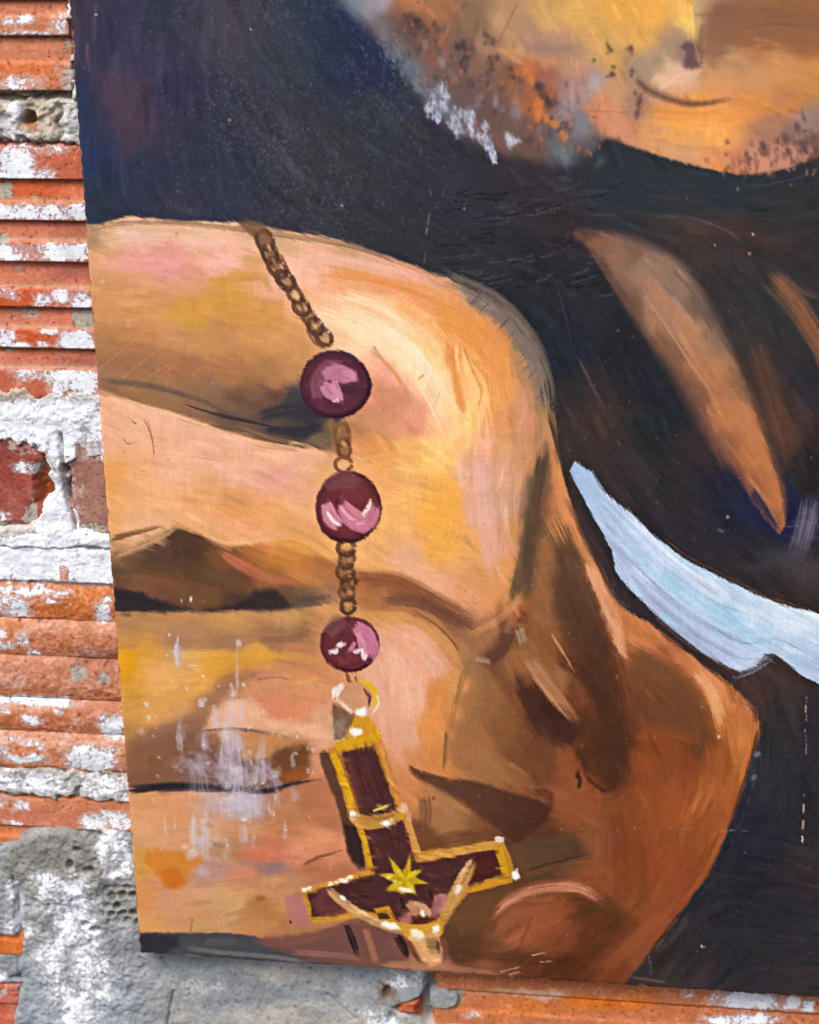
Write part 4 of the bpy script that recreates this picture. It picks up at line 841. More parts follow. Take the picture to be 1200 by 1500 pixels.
# -- broad modelling strokes
for P, w, c, a in [([130, 336, 190, 326, 300, 330, 420, 345, 520, 362, 640, 405], 8, (150, 118, 92), .7), ([640, 402, 720, 436, 770, 488, 796, 545, 806, 610], 26, (128, 110, 94), .6), ([470, 395, 560, 408, 640, 432, 720, 470], 22, (226, 160, 92), .6), ([150, 350, 260, 346, 340, 352, 390, 372, 400, 420], 16, (230, 190, 148), .5), ([170, 385, 230, 390, 300, 400], 20, (228, 160, 140), .45),
                   ([440, 370, 520, 385, 600, 405], 20, (234, 184, 140), .55), ([330, 412, 380, 405, 400, 430], 14, (200, 150, 86), .5), ([240, 460, 320, 440, 380, 440], 30, (206, 152, 70), .4), ([470, 450, 540, 478, 600, 520, 640, 570, 665, 620], 46, (250, 220, 156), .6), ([500, 440, 560, 452, 620, 490, 650, 540], 20, (246, 200, 128), .5), ([620, 450, 690, 480, 730, 530, 745, 610], 40, (222, 152, 76), .5), ([670, 520, 700, 560, 715, 620], 18, (242, 190, 104), .55),
                   ([748, 560, 764, 620, 762, 690], 16, (206, 152, 116), .55), ([778, 540, 790, 600, 786, 660], 12, (156, 124, 88), .5), ([540, 510, 575, 540, 600, 580], 8, (206, 148, 112), .45), ([560, 640, 620, 600, 640, 560], 26, (222, 158, 120), .35), ([530, 610, 580, 580, 600, 600], 34, (206, 142, 108), .4), ([620, 700, 680, 650, 700, 620], 28, (240, 190, 100), .4), ([500, 690, 580, 668, 640, 660], 22, (232, 178, 92), .4), ([540, 760, 620, 740, 680, 720], 30, (232, 178, 96), .3),
                   ([640, 700, 660, 760, 640, 830], 50, (232, 172, 76), .4), ([700, 680, 715, 740, 715, 800, 730, 850], 26, (220, 172, 148), .6), ([735, 700, 742, 760, 735, 820], 10, (208, 164, 134), .5), ([560, 800, 620, 850, 690, 900], 36, (226, 172, 132), .5), ([690, 820, 720, 860, 750, 870], 24, (214, 154, 98), .4),
                   ([796, 655, 786, 720, 776, 790, 768, 860], 17, (80, 66, 54), .85), ([786, 690, 772, 770, 752, 860, 745, 900], 8, (104, 88, 66), .5), ([808, 600, 818, 680, 836, 750], 10, (196, 136, 84), .5), ([812, 660, 826, 740, 866, 830, 900, 900], 18, (206, 140, 88), .55),
                   ([806, 760, 836, 820, 870, 900, 905, 1000, 915, 1080], 44, (92, 66, 48), .55), ([810, 830, 850, 920, 880, 990], 34, (88, 62, 46), .5), ([800, 780, 790, 850, 770, 920], 16, (150, 100, 64), .5), ([858, 826, 885, 880, 905, 930, 914, 960], 14, (222, 168, 128), .75), ([870, 840, 900, 900, 925, 990], 10, (206, 140, 92), .5),
                   ([805, 925, 830, 965, 842, 985], 5, (196, 146, 100), .6), ([815, 960, 870, 1000, 905, 1090], 30, (84, 56, 42), .45), ([772, 960, 800, 1000, 842, 1060], 22, (180, 138, 98), .75), ([770, 1000, 800, 1035, 830, 1075], 30, (78, 54, 44), .6), ([800, 1030, 830, 1050], 20, (74, 52, 44), .6), ([870, 1060, 905, 1100, 900, 1150, 880, 1160], 34, (94, 62, 46), .5),
                   ([905, 925, 950, 950, 1000, 985, 1070, 1040], 16, (200, 132, 84), .55), ([920, 960, 980, 990, 1020, 1040, 1035, 1085], 46, (134, 98, 64), .4), ([1020, 985, 1045, 1020, 1060, 1060], 16, (214, 160, 112), .6), ([1060, 1040, 1085, 1060, 1080, 1120], 26, (192, 126, 70), .5), ([930, 1080, 980, 1070, 1030, 1090], 20, (166, 104, 60), .5), ([1040, 1080, 1050, 1150, 1030, 1230], 26, (178, 116, 64), .45), ([1080, 1120, 1060, 1200, 1030, 1270, 985, 1340], 18, (182, 118, 68), .45), ([930, 1120, 920, 1200, 940, 1280], 40, (150, 92, 56), .35),
                   ([505, 848, 570, 850, 620, 872, 680, 908], 30, (146, 94, 62), .75), ([560, 878, 610, 880, 660, 905, 700, 920], 22, (120, 82, 60), .65), ([500, 868, 540, 862], 26, (186, 122, 74), .5), ([560, 888, 600, 893, 640, 912, 690, 966], 10, (176, 124, 76), .6), ([600, 890, 650, 925, 682, 968], 3, (104, 76, 56), .5), ([505, 903, 560, 900, 610, 910, 655, 950, 680, 990], 12, (208, 152, 92), .6),
                   ([570, 925, 610, 930, 640, 960], 26, (228, 172, 140), .6), ([560, 960, 600, 1000, 610, 1060], 44, (228, 180, 150), .55), ([640, 990, 630, 1040, 620, 1090], 24, (208, 142, 82), .55), ([660, 980, 680, 1000, 690, 1010], 18, (206, 146, 84), .5), ([690, 960, 670, 1020, 655, 1090], 10, (140, 112, 80), .25), ([676, 985, 668, 1030], 4, (92, 84, 68), .2), ([655, 1070, 650, 1130], 6, (104, 86, 64), .6),
                   ([745, 925, 735, 950, 712, 970], 22, (106, 72, 54), .8), ([770, 895, 762, 915], 16, (120, 74, 48), .7), ([760, 920, 768, 945], 14, (176, 164, 136), .6), ([695, 965, 720, 970], 8, (176, 160, 136), .6), ([715, 900, 700, 950], 20, (168, 122, 84), .5), ([750, 905, 740, 930], 10, (150, 118, 84), .6),
                   ([690, 1030, 740, 1050, 780, 1100], 40, (150, 110, 70), .35), ([680, 1090, 730, 1120, 790, 1170], 30, (172, 128, 84), .5), ([760, 1060, 790, 1110, 800, 1150], 40, (126, 86, 58), .4), ([830, 1120, 850, 1160, 830, 1220], 40, (166, 110, 74), .4), ([760, 1250, 810, 1245, 860, 1235], 40, (104, 88, 68), .45), ([770, 1275, 820, 1262, 860, 1250], 5, (76, 66, 54), .5), ([870, 1260, 900, 1300, 950, 1340], 36, (166, 108, 70), .45), ([900, 1190, 915, 1260], 26, (134, 84, 54), .4)]:
    stroke(P, w*1.1, c, min(1, a*1.3), soft=.5, br=.45, t0=.12, t1=.2, thick=.3)
# firm shadow shapes
for P, c, s, a in [([(806, 842), (820, 800), (835, 792), (860, 853), (892, 949), (918, 1055), (919, 1109), (898, 1162), (877, 1148), (858, 1130), (846, 1102), (880, 1062), (868, 1010), (838, 950), (815, 900)], (92, 65, 48), 13, .75),
                   ([(755, 982), (776, 1010), (800, 1028), (830, 1045), (852, 1062), (838, 1088), (815, 1082), (790, 1062), (768, 1035)], (80, 57, 47), 10, .8),
                   ([(922, 955), (960, 962), (1008, 998), (1030, 1036), (1037, 1086), (1000, 1072), (950, 1066), (924, 1062), (918, 1010)], (124, 92, 62), 16, .6),
                   ([(799, 648), (790, 690), (776, 730), (768, 770), (757, 830), (750, 876), (776, 872), (791, 800), (801, 730), (805, 680)], (94, 73, 54), 15, .8),
                   ([(800, 770), (812, 790), (815, 850), (795, 900), (780, 880), (790, 830)], (146, 102, 66), 12, .6),
                   ([(862, 828), (884, 846), (906, 900), (918, 960), (908, 962), (892, 920), (876, 880)], (214, 158, 116), 6, .7)]:
    poly(P, c, s*1.5, a, wob=4)
brushwork(2600, 46, 9, .5, .09, (LAB == 4) & (GX_ > 740), seed=24)
for P, w, c, a in [([772, 965, 800, 1002, 845, 1058], 20, (184, 142, 102), .85), ([780, 990, 812, 1030, 838, 1058], 7, (200, 160, 118), .6), ([808, 930, 832, 968, 843, 986], 4, (206, 156, 108), .8), ([1018, 985, 1042, 1018, 1052, 1060], 12, (216, 166, 118), .6), ([1040, 1000, 1056, 1030], 6, (222, 172, 126), .6),
                   ([700, 680, 706, 740, 712, 800], 20, (226, 182, 160), .6), ([722, 700, 730, 770, 728, 840], 9, (206, 158, 140), .6), ([752, 640, 770, 600, 766, 560], 8, (214, 160, 124), .6), ([690, 520, 716, 560, 722, 620], 8, (212, 140, 62), .6), ([668, 500, 672, 560, 690, 606], 7, (248, 206, 120), .7), ([640, 470, 690, 500, 718, 540], 14, (218, 146, 70), .6),
                   ([500, 430, 560, 452, 610, 492], 14, (252, 222, 164), .7), ([560, 480, 610, 520, 640, 570], 18, (254, 230, 176), .75), ([600, 540, 636, 600, 650, 640], 10, (250, 214, 146), .6), ([470, 400, 540, 408, 620, 432, 690, 462], 12, (222, 150, 80), .7), ([430, 372, 500, 380, 580, 396, 640, 418], 8, (228, 186, 150), .6), ([690, 440, 740, 470, 780, 530], 14, (120, 106, 94), .7), ([640, 414, 700, 440, 740, 466], 5, (206, 166, 134), .6),
                   ([580, 925, 620, 940, 650, 985], 12, (230, 182, 146), .6), ([560, 940, 590, 1000, 600, 1060], 20, (230, 184, 148), .5), ([660, 985, 640, 1030, 626, 1090], 12, (216, 148, 78), .7), ([505, 846, 560, 846, 620, 868, 690, 908], 12, (132, 84, 58), .7), ([610, 876, 660, 900, 700, 922], 12, (104, 72, 56), .7), ([690, 930, 740, 900, 770, 860], 12, (206, 150, 100), .5)]:
    stroke(P, w, c, a, soft=.45, br=.6, t0=.15, t1=.25, thick=.5)
# paint ridges on the knuckle
for P in ([664, 505, 668, 560, 680, 600], [690, 540, 702, 570, 698, 602], [545, 505, 575, 545, 596, 575], [612, 555, 622, 548]):
    stroke(P, 4, (214, 148, 78), .7, br=.2, thick=.6); 
for P in ([140, 545, 230, 470], [170, 560, 260, 490], [190, 570, 300, 500], [150, 520, 250, 450], [240, 545, 300, 510], [280, 550, 300, 535]):
    stroke(P, 1.8, (206, 158, 110), .5, br=.3, thick=.5)
# shadow under the first finger
for P, w, c, a in [([(146, 555, 1), (220, 565, .9), (290, 585, .7), (340, 608, .6), (400, 625, .4)], 14, (98, 82, 70), .6), ([(265, 590, .4), (310, 605, .9), (370, 618, .8), (430, 632, .3)], 7, (52, 48, 52), .85), ([(360, 600, .5), (410, 580, 1), (415, 562, .5)], 24, (116, 82, 66), .6), ([(375, 612, .5), (430, 600, 1), (478, 612, .9)], 36, (58, 53, 58), .8), ([(385, 628, .4), (440, 632, 1), (472, 628, .8)], 22, (54, 50, 56), .85), ([(345, 622, .3), (400, 642, .8), (450, 650, .5)], 9, (150, 118, 84), .7), ([(150, 500, .6), (240, 520, 1), (330, 545, 1), (400, 560, .5)], 30, (158, 112, 76), .45), ([(250, 610, .5), (330, 634, 1), (400, 648, .6)], 5, (150, 112, 84), .6)]:
    stroke(P, w, c, a, soft=.6, br=.35, t0=.1, t1=.15)
stroke([146, 581, 200, 592, 260, 610, 330, 634, 390, 650, 440, 660], 10, (234, 186, 134), .8, soft=.6, br=.4)
stroke([420, 648, 450, 652, 480, 668], 5, (232, 186, 120), .7)
# lower edge of the second finger
for P, w, c, a in [([(166, 775, .8), (200, 767, 1), (235, 754, .6)], 12, (224, 180, 138), .85), ([(160, 790, 1), (200, 780, .8), (245, 768, .5)], 13, (122, 88, 60), .85), ([(166, 814, .7), (205, 800, 1), (240, 782, 1), (262, 770, .5)], 15, (196, 156, 118), .9), ([(262, 775, .5), (300, 789, 1), (330, 802, .6)], 6, (84, 60, 42), .5), ([(300, 782, .5), (330, 795, 1), (380, 792, 1), (410, 782, .6)], 9, (232, 186, 138), .6),
                   ([(322, 808, .6), (350, 826, 1.2), (390, 845, 1.1), (436, 856, .5)], 18, (190, 112, 82), .85), ([(395, 798, .6), (430, 796, 1), (470, 812, .6)], 14, (212, 146, 62), .7), ([(415, 770, .6), (460, 790, 1), (492, 812, .5)], 7, (206, 140, 82), .5), ([(165, 845, 1), (230, 850, 1), (290, 868, .6)], 18, (128, 88, 62), .5)]:
    stroke(P, w, c, a, soft=.6, br=.45, t0=.12, t1=.2)
poly([(90, 862), (168, 864), (195, 867), (232, 876), (262, 889), (285, 895), (90, 895)], (48, 41, 44), 11, .92, wob=3)
poly([(292, 896), (330, 889), (362, 876), (372, 864), (392, 862), (408, 868), (428, 886), (420, 892), (350, 893)], (50, 42, 43), 13, .85, wob=3)
stroke([(425, 882, 1), (450, 878, .9), (488, 873, .4)], 14, (84, 74, 66), .55, soft=.8)
stroke([160, 897, 250, 899, 350, 900, 450, 897], 5, (188, 142, 92), .5, soft=.7)
# third finger accents
for P, w, c, a in [([230, 930, 300, 945, 360, 935, 440, 920], 24, (158, 118, 88), .45), ([(380, 935, .6), (430, 935, 1), (458, 918, .4)], 14, (136, 100, 74), .6), ([178, 960, 180, 985], 18, (218, 160, 34), .6), ([270, 972, 330, 960, 400, 960, 470, 965], 14, (216, 166, 70), .55), ([310, 985, 350, 970, 420, 975], 12, (196, 140, 74), .5), ([(368, 998, .5), (400, 992, 1), (430, 995, .5)], 5, (140, 96, 66), .6), ([425, 1000, 450, 998, 470, 990], 8, (222, 166, 84), .6),
                   ([350, 1020, 400, 1000, 450, 1010], 20, (210, 148, 110), .5), ([395, 1030, 440, 1050], 20, (206, 128, 94), .6), ([330, 1050, 350, 1030, 400, 1060, 470, 1068], 14, (222, 170, 138), .5), ([200, 1000, 260, 1020, 300, 1000], 26, (222, 168, 86), .4), ([200, 1085, 260, 1060, 300, 1040], 16, (150, 112, 72), .4), ([(330, 1075, .5), (380, 1070, 1), (440, 1086, .6)], 5, (104, 78, 60), .6), ([(360, 1110, .5), (400, 1118, 1), (430, 1096, 1), (452, 1100, .5)], 22, (112, 74, 50), .7),
                   ([300, 1085, 370, 1080, 430, 1085], 10, (196, 142, 96), .5), ([440, 1120, 470, 1110], 16, (206, 148, 112), .5), ([200, 1110, 250, 1120, 330, 1130, 400, 1138], 20, (130, 92, 70), .4), ([400, 1130, 450, 1128], 14, (146, 86, 48), .5)]:
    stroke(P, w, c, a, soft=.7, br=.45, t0=.15, t1=.2)
for P, c, s, a in [([(188, 1078), (235, 1066), (275, 1045), (300, 1014), (340, 990), (384, 984), (352, 1006), (322, 1028), (302, 1052), (292, 1074), (240, 1090), (188, 1098)], (146, 106, 82), 12, .7), ([(188, 1092), (240, 1078), (300, 1073), (330, 1086), (346, 1112), (385, 1112), (415, 1096), (440, 1092), (450, 1106), (442, 1142), (300, 1150), (188, 1150)], (124, 88, 66), 12, .65),
                   ([(346, 1084), (400, 1076), (440, 1082), (452, 1092), (415, 1096), (385, 1112), (350, 1108)], (192, 140, 92), 7, .8), ([(392, 1116), (425, 1097), (450, 1092), (454, 1110), (442, 1142), (396, 1146)], (112, 72, 44), 8, .8), ([(412, 1132), (446, 1124), (452, 1138), (420, 1144)], (156, 92, 42), 6, .7), ([(308, 1042), (345, 1026), (380, 1030), (400, 1050), (470, 1060), (472, 1078), (400, 1073), (300, 1068)], (228, 182, 146), 10, .75), ([(394, 1028), (440, 1026), (456, 1050), (420, 1060), (396, 1050)], (212, 140, 104), 12, .7),
                   ([(456, 1108), (474, 1100), (480, 1130), (452, 1140)], (206, 146, 108), 8, .7), ([(180, 950), (196, 952), (200, 985), (178, 992)], (214, 156, 30), 10, .8), ([(300, 968), (360, 955), (400, 955), (380, 968), (330, 985), (290, 1000), (296, 985)], (208, 152, 60), 12, .6), ([(205, 968), (250, 965), (280, 985), (260, 1010), (215, 1010)], (222, 170, 110), 18, .5)]:
    poly(P, c, s*1.8, a, wob=4)
stroke([(288, 1071, .6), (345, 1068, 1.2), (405, 1076, .5)], 6, (88, 68, 62), .75, soft=.8, br=.4)
stroke([(180, 1158, 1.1), (250, 1152, 1.15), (330, 1154, .9), (385, 1158, .7), (430, 1148, .45), (473, 1141, .3)], 14, (44, 39, 42), .88, br=.35, soft=.55)
for x, y, rx, ry, a in [(350, 1132, 48, 22, .5), (288, 1122, 34, 18, .45), (344, 1092, 17, 26, .5), (335, 1176, 44, 18, .5), (352, 1192, 34, 12, .5), (392, 1128, 13, 22, .45), (405, 1146, 9, 10, .45), (300, 1085, 12, 16, .35), (265, 1078, 8, 20, .4), (318, 1052, 10, 14, .3), (345, 1150, 40, 10, .35), (370, 1170, 20, 18, .4), (295, 1205, 16, 20, .3), (300, 1240, 12, 20, .35), (262, 960, 10, 18, .35), (345, 1130, 18, 12, .4), (300, 1235, 26, 8, .35), (430, 1165, 8, 14, .35)]:
    dab(x, y, rx, ry, (190, 186, 204), a, rough=.9, soft=.95, thick=.15)
# fourth finger accents
poly([(212, 1248), (240, 1246), (268, 1247), (276, 1262), (294, 1250), (300, 1262), (280, 1275), (272, 1296), (258, 1304), (238, 1298), (226, 1276), (214, 1262)], (198, 124, 40), 9, .7, wob=4)
poly([(234, 1276), (262, 1270), (270, 1292), (255, 1303), (240, 1298)], (190, 104, 38), 8, .6)
for P, w, c, a in [([330, 1250, 380, 1256, 430, 1262], 14, (200, 118, 88), .65), ([345, 1262, 390, 1268, 440, 1276], 12, (150, 122, 116), .5), ([420, 1244, 470, 1230, 500, 1226], 16, (222, 158, 116), .5), ([(440, 1270, .5), (465, 1256, 1), (505, 1245, .5)], 6, (104, 62, 44), .7), ([296, 1290, 330, 1288, 380, 1280], 10, (206, 140, 106), .5), ([280, 1300, 320, 1292, 370, 1284], 3, (176, 124, 90), .6), ([310, 1236, 330, 1240], 9, (150, 108, 78), .6),
                   ([330, 1205, 370, 1212, 420, 1196], 8, (206, 150, 104), .5), ([300, 1205, 310, 1212], 10, (150, 106, 76), .5), ([430, 1180, 460, 1170, 485, 1180], 30, (176, 116, 80), .4), ([240, 1330, 300, 1310, 350, 1306], 20, (206, 160, 118), .4), ([370, 1325, 390, 1335, 400, 1350], 26, (170, 118, 72), .5)]:
    stroke(P, w, c, a, soft=.7, br=.45, t0=.15, t1=.2)
poly([(416, 1312), (440, 1306), (452, 1356), (432, 1360)], (172, 116, 112), 5, .8)
dab(381, 1316, 8, 6, (160, 96, 56), .7); dab(425, 1350, 2.2, 2.2, (60, 30, 30), .9)
# dark strip along the foot of the panel
poly([(90, 1366), (204, 1366), (300, 1366), (350, 1368), (390, 1376), (430, 1392), (480, 1408), (520, 1430), (300, 1500), (90, 1500)], (74, 74, 76), 3, .95)
poly([(90, 1366), (204, 1367), (260, 1372), (262, 1385), (240, 1400), (90, 1420)], (52, 50, 52), 12, .9)
poly([(370, 1376), (440, 1368), (520, 1352), (590, 1370), (600, 1405), (540, 1420), (470, 1412), (410, 1392)], (112, 78, 70), 10, .85)
for P, w, c, a in [([380, 1382, 440, 1378, 500, 1360], 14, (128, 86, 74), .6), ([430, 1395, 480, 1398, 540, 1405], 10, (150, 112, 94), .6), ([270, 1388, 330, 1396, 400, 1402, 470, 1414], 8, (140, 134, 130), .5), ([300, 1380, 350, 1380], 14, (100, 98, 96), .4), ([(507, 1354, .7), (516, 1376, 1), (524, 1400, .6)], 13, (44, 34, 34), .9), ([(580, 1370, .8), (590, 1385, 1.1), (597, 1404, .6)], 15, (50, 32, 26), .9),
                   ([535, 1360, 545, 1390, 552, 1415], 12, (170, 116, 92), .7), ([600, 1376, 606, 1400], 10, (196, 132, 84), .7), ([645, 1375, 652, 1405], 14, (132, 84, 74), .6), ([560, 1412, 640, 1416, 700, 1424, 740, 1430], 12, (176, 130, 96), .6)]:
    stroke(P, w, c, a, soft=.5, br=.3)
# dark wedge and thumb nail
poly([(598, 1126, 6), (640, 1140, 8), (700, 1145, 8), (752, 1162, 8), (788, 1172, 5), (808, 1184, 3), (800, 1202, 4), (776, 1222, 3), (757, 1236, 3), (744, 1226, 6), (700, 1192, 12), (655, 1162, 12), (615, 1142, 8)], (88, 60, 46), 6, .85)
for P, w, c, a in [([(596, 1120, .5), (620, 1134, 1), (660, 1142, .8)], 10, (84, 56, 36), .8), ([(620, 1165, 1), (624, 1195, 1), (616, 1230, .8)], 22, (112, 74, 48), .7), ([(615, 1240, .6), (670, 1225, 1), (730, 1222, .6)], 22, (112, 76, 50), .7), ([660, 1150, 720, 1176, 770, 1204], 16, (98, 70, 56), .5), ([(780, 1160, .6), (805, 1165, 1), (800, 1195, .8)], 20, (96, 62, 44), .6), ([640, 1170, 660, 1195, 690, 1215], 14, (170, 126, 86), .5),
                   ([845, 1130, 850, 1145, 846, 1158], 7, (66, 46, 36), .8), ([842, 1136, 852, 1140], 5, (70, 48, 36), .6), ([858, 1135, 872, 1150, 890, 1162], 8, (80, 54, 42), .7),
                   ([(722, 1342, .6), (748, 1318, .9), (790, 1302, 1.1), (840, 1300, 1), (870, 1312, .9), (897, 1335, .7)], 23, (204, 144, 114), .85), ([(728, 1380, .8), (740, 1350, 1), (770, 1322, .8)], 22, (172, 116, 84), .5), ([760, 1380, 810, 1340, 850, 1322], 34, (172, 108, 74), .5), ([850, 1350, 880, 1330, 905, 1350], 34, (104, 74, 44), .5), ([780, 1340, 760, 1390], 6, (120, 78, 54), .4),
                   ([800, 1395, 880, 1350, 920, 1320], 34, (116, 78, 46), .4), ([660, 1395, 760, 1405, 860, 1415], 22, (94, 62, 42), .6), ([690, 1310, 680, 1350, 690, 1385], 34, (112, 78, 50), .5), ([880, 1420, 920, 1390, 960, 1345], 22, (172, 114, 74), .5), ([990, 1320, 1020, 1280, 1050, 1220], 14, (140, 86, 52), .5)]:
    stroke(P, w, c, a, soft=.6, br=.45, t0=.12, t1=.2)
for P in ([779, 1400, 800, 1395], [790, 1410, 812, 1408], [732, 1424, 765, 1416], [745, 1428, 762, 1423], [620, 1428, 700, 1430]):
    stroke(P, 2.2, (206, 170, 140), .8, br=.6, thick=.2)
# dark seam between hand and cloth
for P, w, c, a in [([803, 600, 818, 660, 835, 720, 862, 790, 890, 850, 930, 892], 10, (56, 42, 40), .75), ([836, 720, 858, 780, 885, 830, 905, 870, 960, 905], 24, (66, 48, 44), .7), ([955, 905, 1010, 948, 1060, 985, 1095, 1015], 13, (60, 44, 42), .8), ([1085, 1000, 1110, 1030, 1116, 1060], 26, (78, 54, 46), .6), ([1112, 1060, 1095, 1130, 1065, 1215], 5, (50, 40, 42), .6), ([1000, 1330, 960, 1385, 935, 1420], 6, (46, 38, 38), .7), ([1010, 1340, 985, 1375, 960, 1400], 10, (92, 70, 58), .35), ([950, 1395, 955, 1430], 3, (140, 112, 92), .5), ([925, 1432, 980, 1440], 6, (120, 94, 78), .5)]:
    stroke(P, w, c, a, soft=.6, br=.5, t0=.1, t1=.2)
poly([(676, 420), (720, 438), (758, 466), (786, 510), (797, 552), (803, 600), (793, 604), (780, 552), (757, 508), (722, 472), (684, 442)], (122, 112, 104), 8, .6, wob=5)
for k in range(26):
    t_ = RNG.random(); x = 690+t_*105; y = 432+t_**1.7*150; stroke([x-8, y+14, x+2, y+4, x+10, y-4], 2.5, (150, 132, 116) if k % 2 else (84, 80, 82), .55, br=.5, t0=.3, t1=.3)
poly([(653, 498), (668, 528), (676, 565), (683, 600), (676, 604), (667, 590), (662, 550)], (222, 150, 76), 4, .7); poly([(676, 508), (690, 540), (704, 570), (699, 602), (691, 604), (686, 570)], (246, 196, 112), 4, .7); stroke([678, 506, 692, 542, 705, 570, 699, 602], 2.6, (206, 138, 62), .8, br=.3, thick=.6)
# warmer, deeper browns towards the wrist; cream in the lights
hm = LAB == 4
s_ = sst(560, 860, GX_)*sst(820, 1040, GY_)*(1-sst(168, 204, CAN[..., 0]))
k_ = np.stack([1-.15*s_, 1-.25*s_, 1-.30*s_], -1); CAN[hm] *= k_[hm]
CAN[..., 2][hm] += (sst(205, 250, CAN[..., 0])*(6+20*(1-sst(640, 760, GY_))))[hm]; CAN[..., 1][hm] += (sst(225, 250, CAN[..., 0])*4)[hm]
m_ = np.array([190, 138, 95], np.float32); CAN[hm] = m_+(CAN[hm]-m_)*1.07
g_ = CAN[hm].mean(1, keepdims=True); CAN[hm] = (g_+(CAN[hm]-g_)*1.06)*np.array([1.015, .99, .995], np.float32)
# thin streaky turning edge of the hand against the dark
for k in range(46):
    i = 4+int(RNG.random()*27); x, y = OUT[i]; x2, y2 = OUT[i+1]; t = RNG.random(); x, y = x+(x2-x)*t, y+(y2-y)*t
    L = math.hypot(x2-OUT[i][0], y2-OUT[i][1]); ux, uy = (x2-OUT[i][0])/L, (y2-OUT[i][1])/L; o = RNG.normal()*4
    stroke([x-uy*o-ux*16, y+ux*o-uy*16, x-uy*o+ux*16, y+ux*o+uy*16], 4, (110, 86, 70) if k % 2 else (70, 56, 52), .5, br=.5, t0=.3, t1=.3)

# ---- 5 white collar
COL = [(842, 676, 3), (858, 686, 2), (868, 690, 2), (880, 716, 2), (920, 748, 3), (965, 790, 3), (1010, 822, 3), (1060, 847, 3), (1110, 872, 3), (1150, 886, 3), (1210, 902, 3), (1420, 960, 4), (1420, 1080, 4), (1200, 1002, 3), (1165, 980, 3), (1135, 958, 3), (1120, 958, 4), (1108, 975, 5), (1085, 984, 6), (1050, 968, 4), (1010, 942, 3), (965, 903, 3), (922, 862, 3), (902, 836, 2), (896, 806, 2), (872, 762, 2), (850, 720, 3), (834, 690, 3)]
CN = """850 700 170 190 220 880 760 190 204 228 900 820 186 192 214 930 790 206 216 236 980 850 186 206 226 960 830 206 218 236 1000 900 176 200 222 1030 870 206 218 236 1060 910 176 206 226 1060 950 192 198 222 1020 930 190 192 216 950 880 188 192 214 1100 930 176 204 222 1110 900 216 224 238 1160 910 226 230 242 1160 950 190 206 226 1190 980 196 202 224 1200 930 216 224 240 1100 960 206 214 232 1300 980 206 214 232"""
CN = ' '.join(str(float(v)-(14 if i % 5 == 2 else (4 if i % 5 == 3 else -2))) if i % 5 > 1 else v for i, v in enumerate(CN.split()))
region(COL, CN, 3, thick=.5, lab=5, warp=8, wob=.5)
cm_ = LAB == 5
CAN[cm_] += (STREAK*5)[cm_][:, None]
brushwork(7000, 60, 8, .5, .05, cm_, seed=31)
for k in range(60):
    t = RNG.random(); o = RNG.random(); x = 870+t*330; yt = np.interp(x, [870, 920, 1010, 1110, 1200], [700, 752, 826, 876, 902]); yb = np.interp(x, [870, 900, 960, 1050, 1120, 1200], [755, 830, 895, 960, 958, 1000])
    y = yt+8+(yb-yt-16)*o; sl_ = np.interp(x, [870, 960, 1200], [.95, .7, .42]); L = 24+RNG.random()*40
    sh = RNG.random()
    stroke([x, y, x+L, y+L*sl_], 3+RNG.random()*7, (218, 228, 246) if sh > .45 else ((160, 192, 216) if sh > .15 else (160, 162, 186)), .45, br=.7, t0=.25, t1=.35, thick=.35)
for o, wd, c, a in [(.12, 12, (226, 234, 250), .8), (.25, 9, (214, 226, 246), .7), (.38, 12, (170, 206, 232), .7), (.5, 14, (164, 210, 232), .7), (.6, 9, (196, 214, 238), .7), (.7, 9, (166, 178, 208), .7), (.8, 10, (190, 200, 228), .7), (.88, 7, (158, 164, 194), .7), (.32, 4, (150, 170, 200), .6), (.66, 4, (140, 152, 184), .6), (.18, 4, (176, 190, 216), .6)]:
    P = []
    for x in (866, 900, 940, 990, 1040, 1090, 1140, 1200):
        yt = np.interp(x, [866, 880, 920, 1010, 1110, 1200], [692, 716, 750, 823, 874, 902]); yb = np.interp(x, [866, 900, 960, 1050, 1085, 1130, 1200], [750, 828, 897, 965, 980, 960, 1000])
        P.append((x, yt+(yb-yt)*o+RNG.normal()*2, .6+.7*RNG.random()))
    k0 = int(RNG.random()*3); stroke(P[k0:k0+5+int(RNG.random()*3)], wd, c, a, br=.75, t0=.25, t1=.35, soft=.6, thick=.5)
for k in range(7):
    stroke([840+k*4, 676+abs(k-2)*3, 848+k*4, 700, 862+k*5, 730], 4.5, (176, 198, 226), .8, br=.6, t0=.3, t1=.3, lab=5, thick=.4)
stroke([1128, 962, 1100, 980, 1078, 988], 16, (160, 162, 178), .6, br=.7, t0=.2, t1=.4)
stroke([970, 786, 1010, 816, 1060, 842, 1110, 868, 1150, 882, 1200, 897], 3.5, (112, 78, 64), .7, br=.4); stroke([960, 905, 1010, 946, 1060, 975, 1080, 990], 4, (120, 86, 70), .5, br=.5)

# ---- 6 rosary: chains, beads, crucifix
def chain(path, w, dark, mid, links, lab, holes):
    for k, (x, y, rx, ry, rot) in enumerate(links):
        t = np.linspace(0, 2*math.pi, 13)[:, None]; ca, sa = math.cos(math.radians(rot)), math.sin(math.radians(rot))
        P = np.concatenate([x+rx*np.cos(t)*ca-ry*np.sin(t)*sa, y+rx*np.cos(t)*sa+ry*np.sin(t)*ca], 1)
        stroke(P, w*(.8+.35*RNG.random()), dark if k % 2 else mid, .88, br=.35, t0=.03, t1=.03, soft=.4, lab=lab, thick=.35)
        stroke(P[1:6], w*.3, tuple(np.array(mid)*.72), .6, br=.2, thick=.2); stroke(P[7:11], w*.3, tuple(np.minimum(np.array(mid)*1.35, 255)), .55, br=.3, thick=.2)
    for x, y, rx, ry, rot, c in holes: dab(x, y, rx, ry, c, .9, rot, soft=.45, rough=.2)
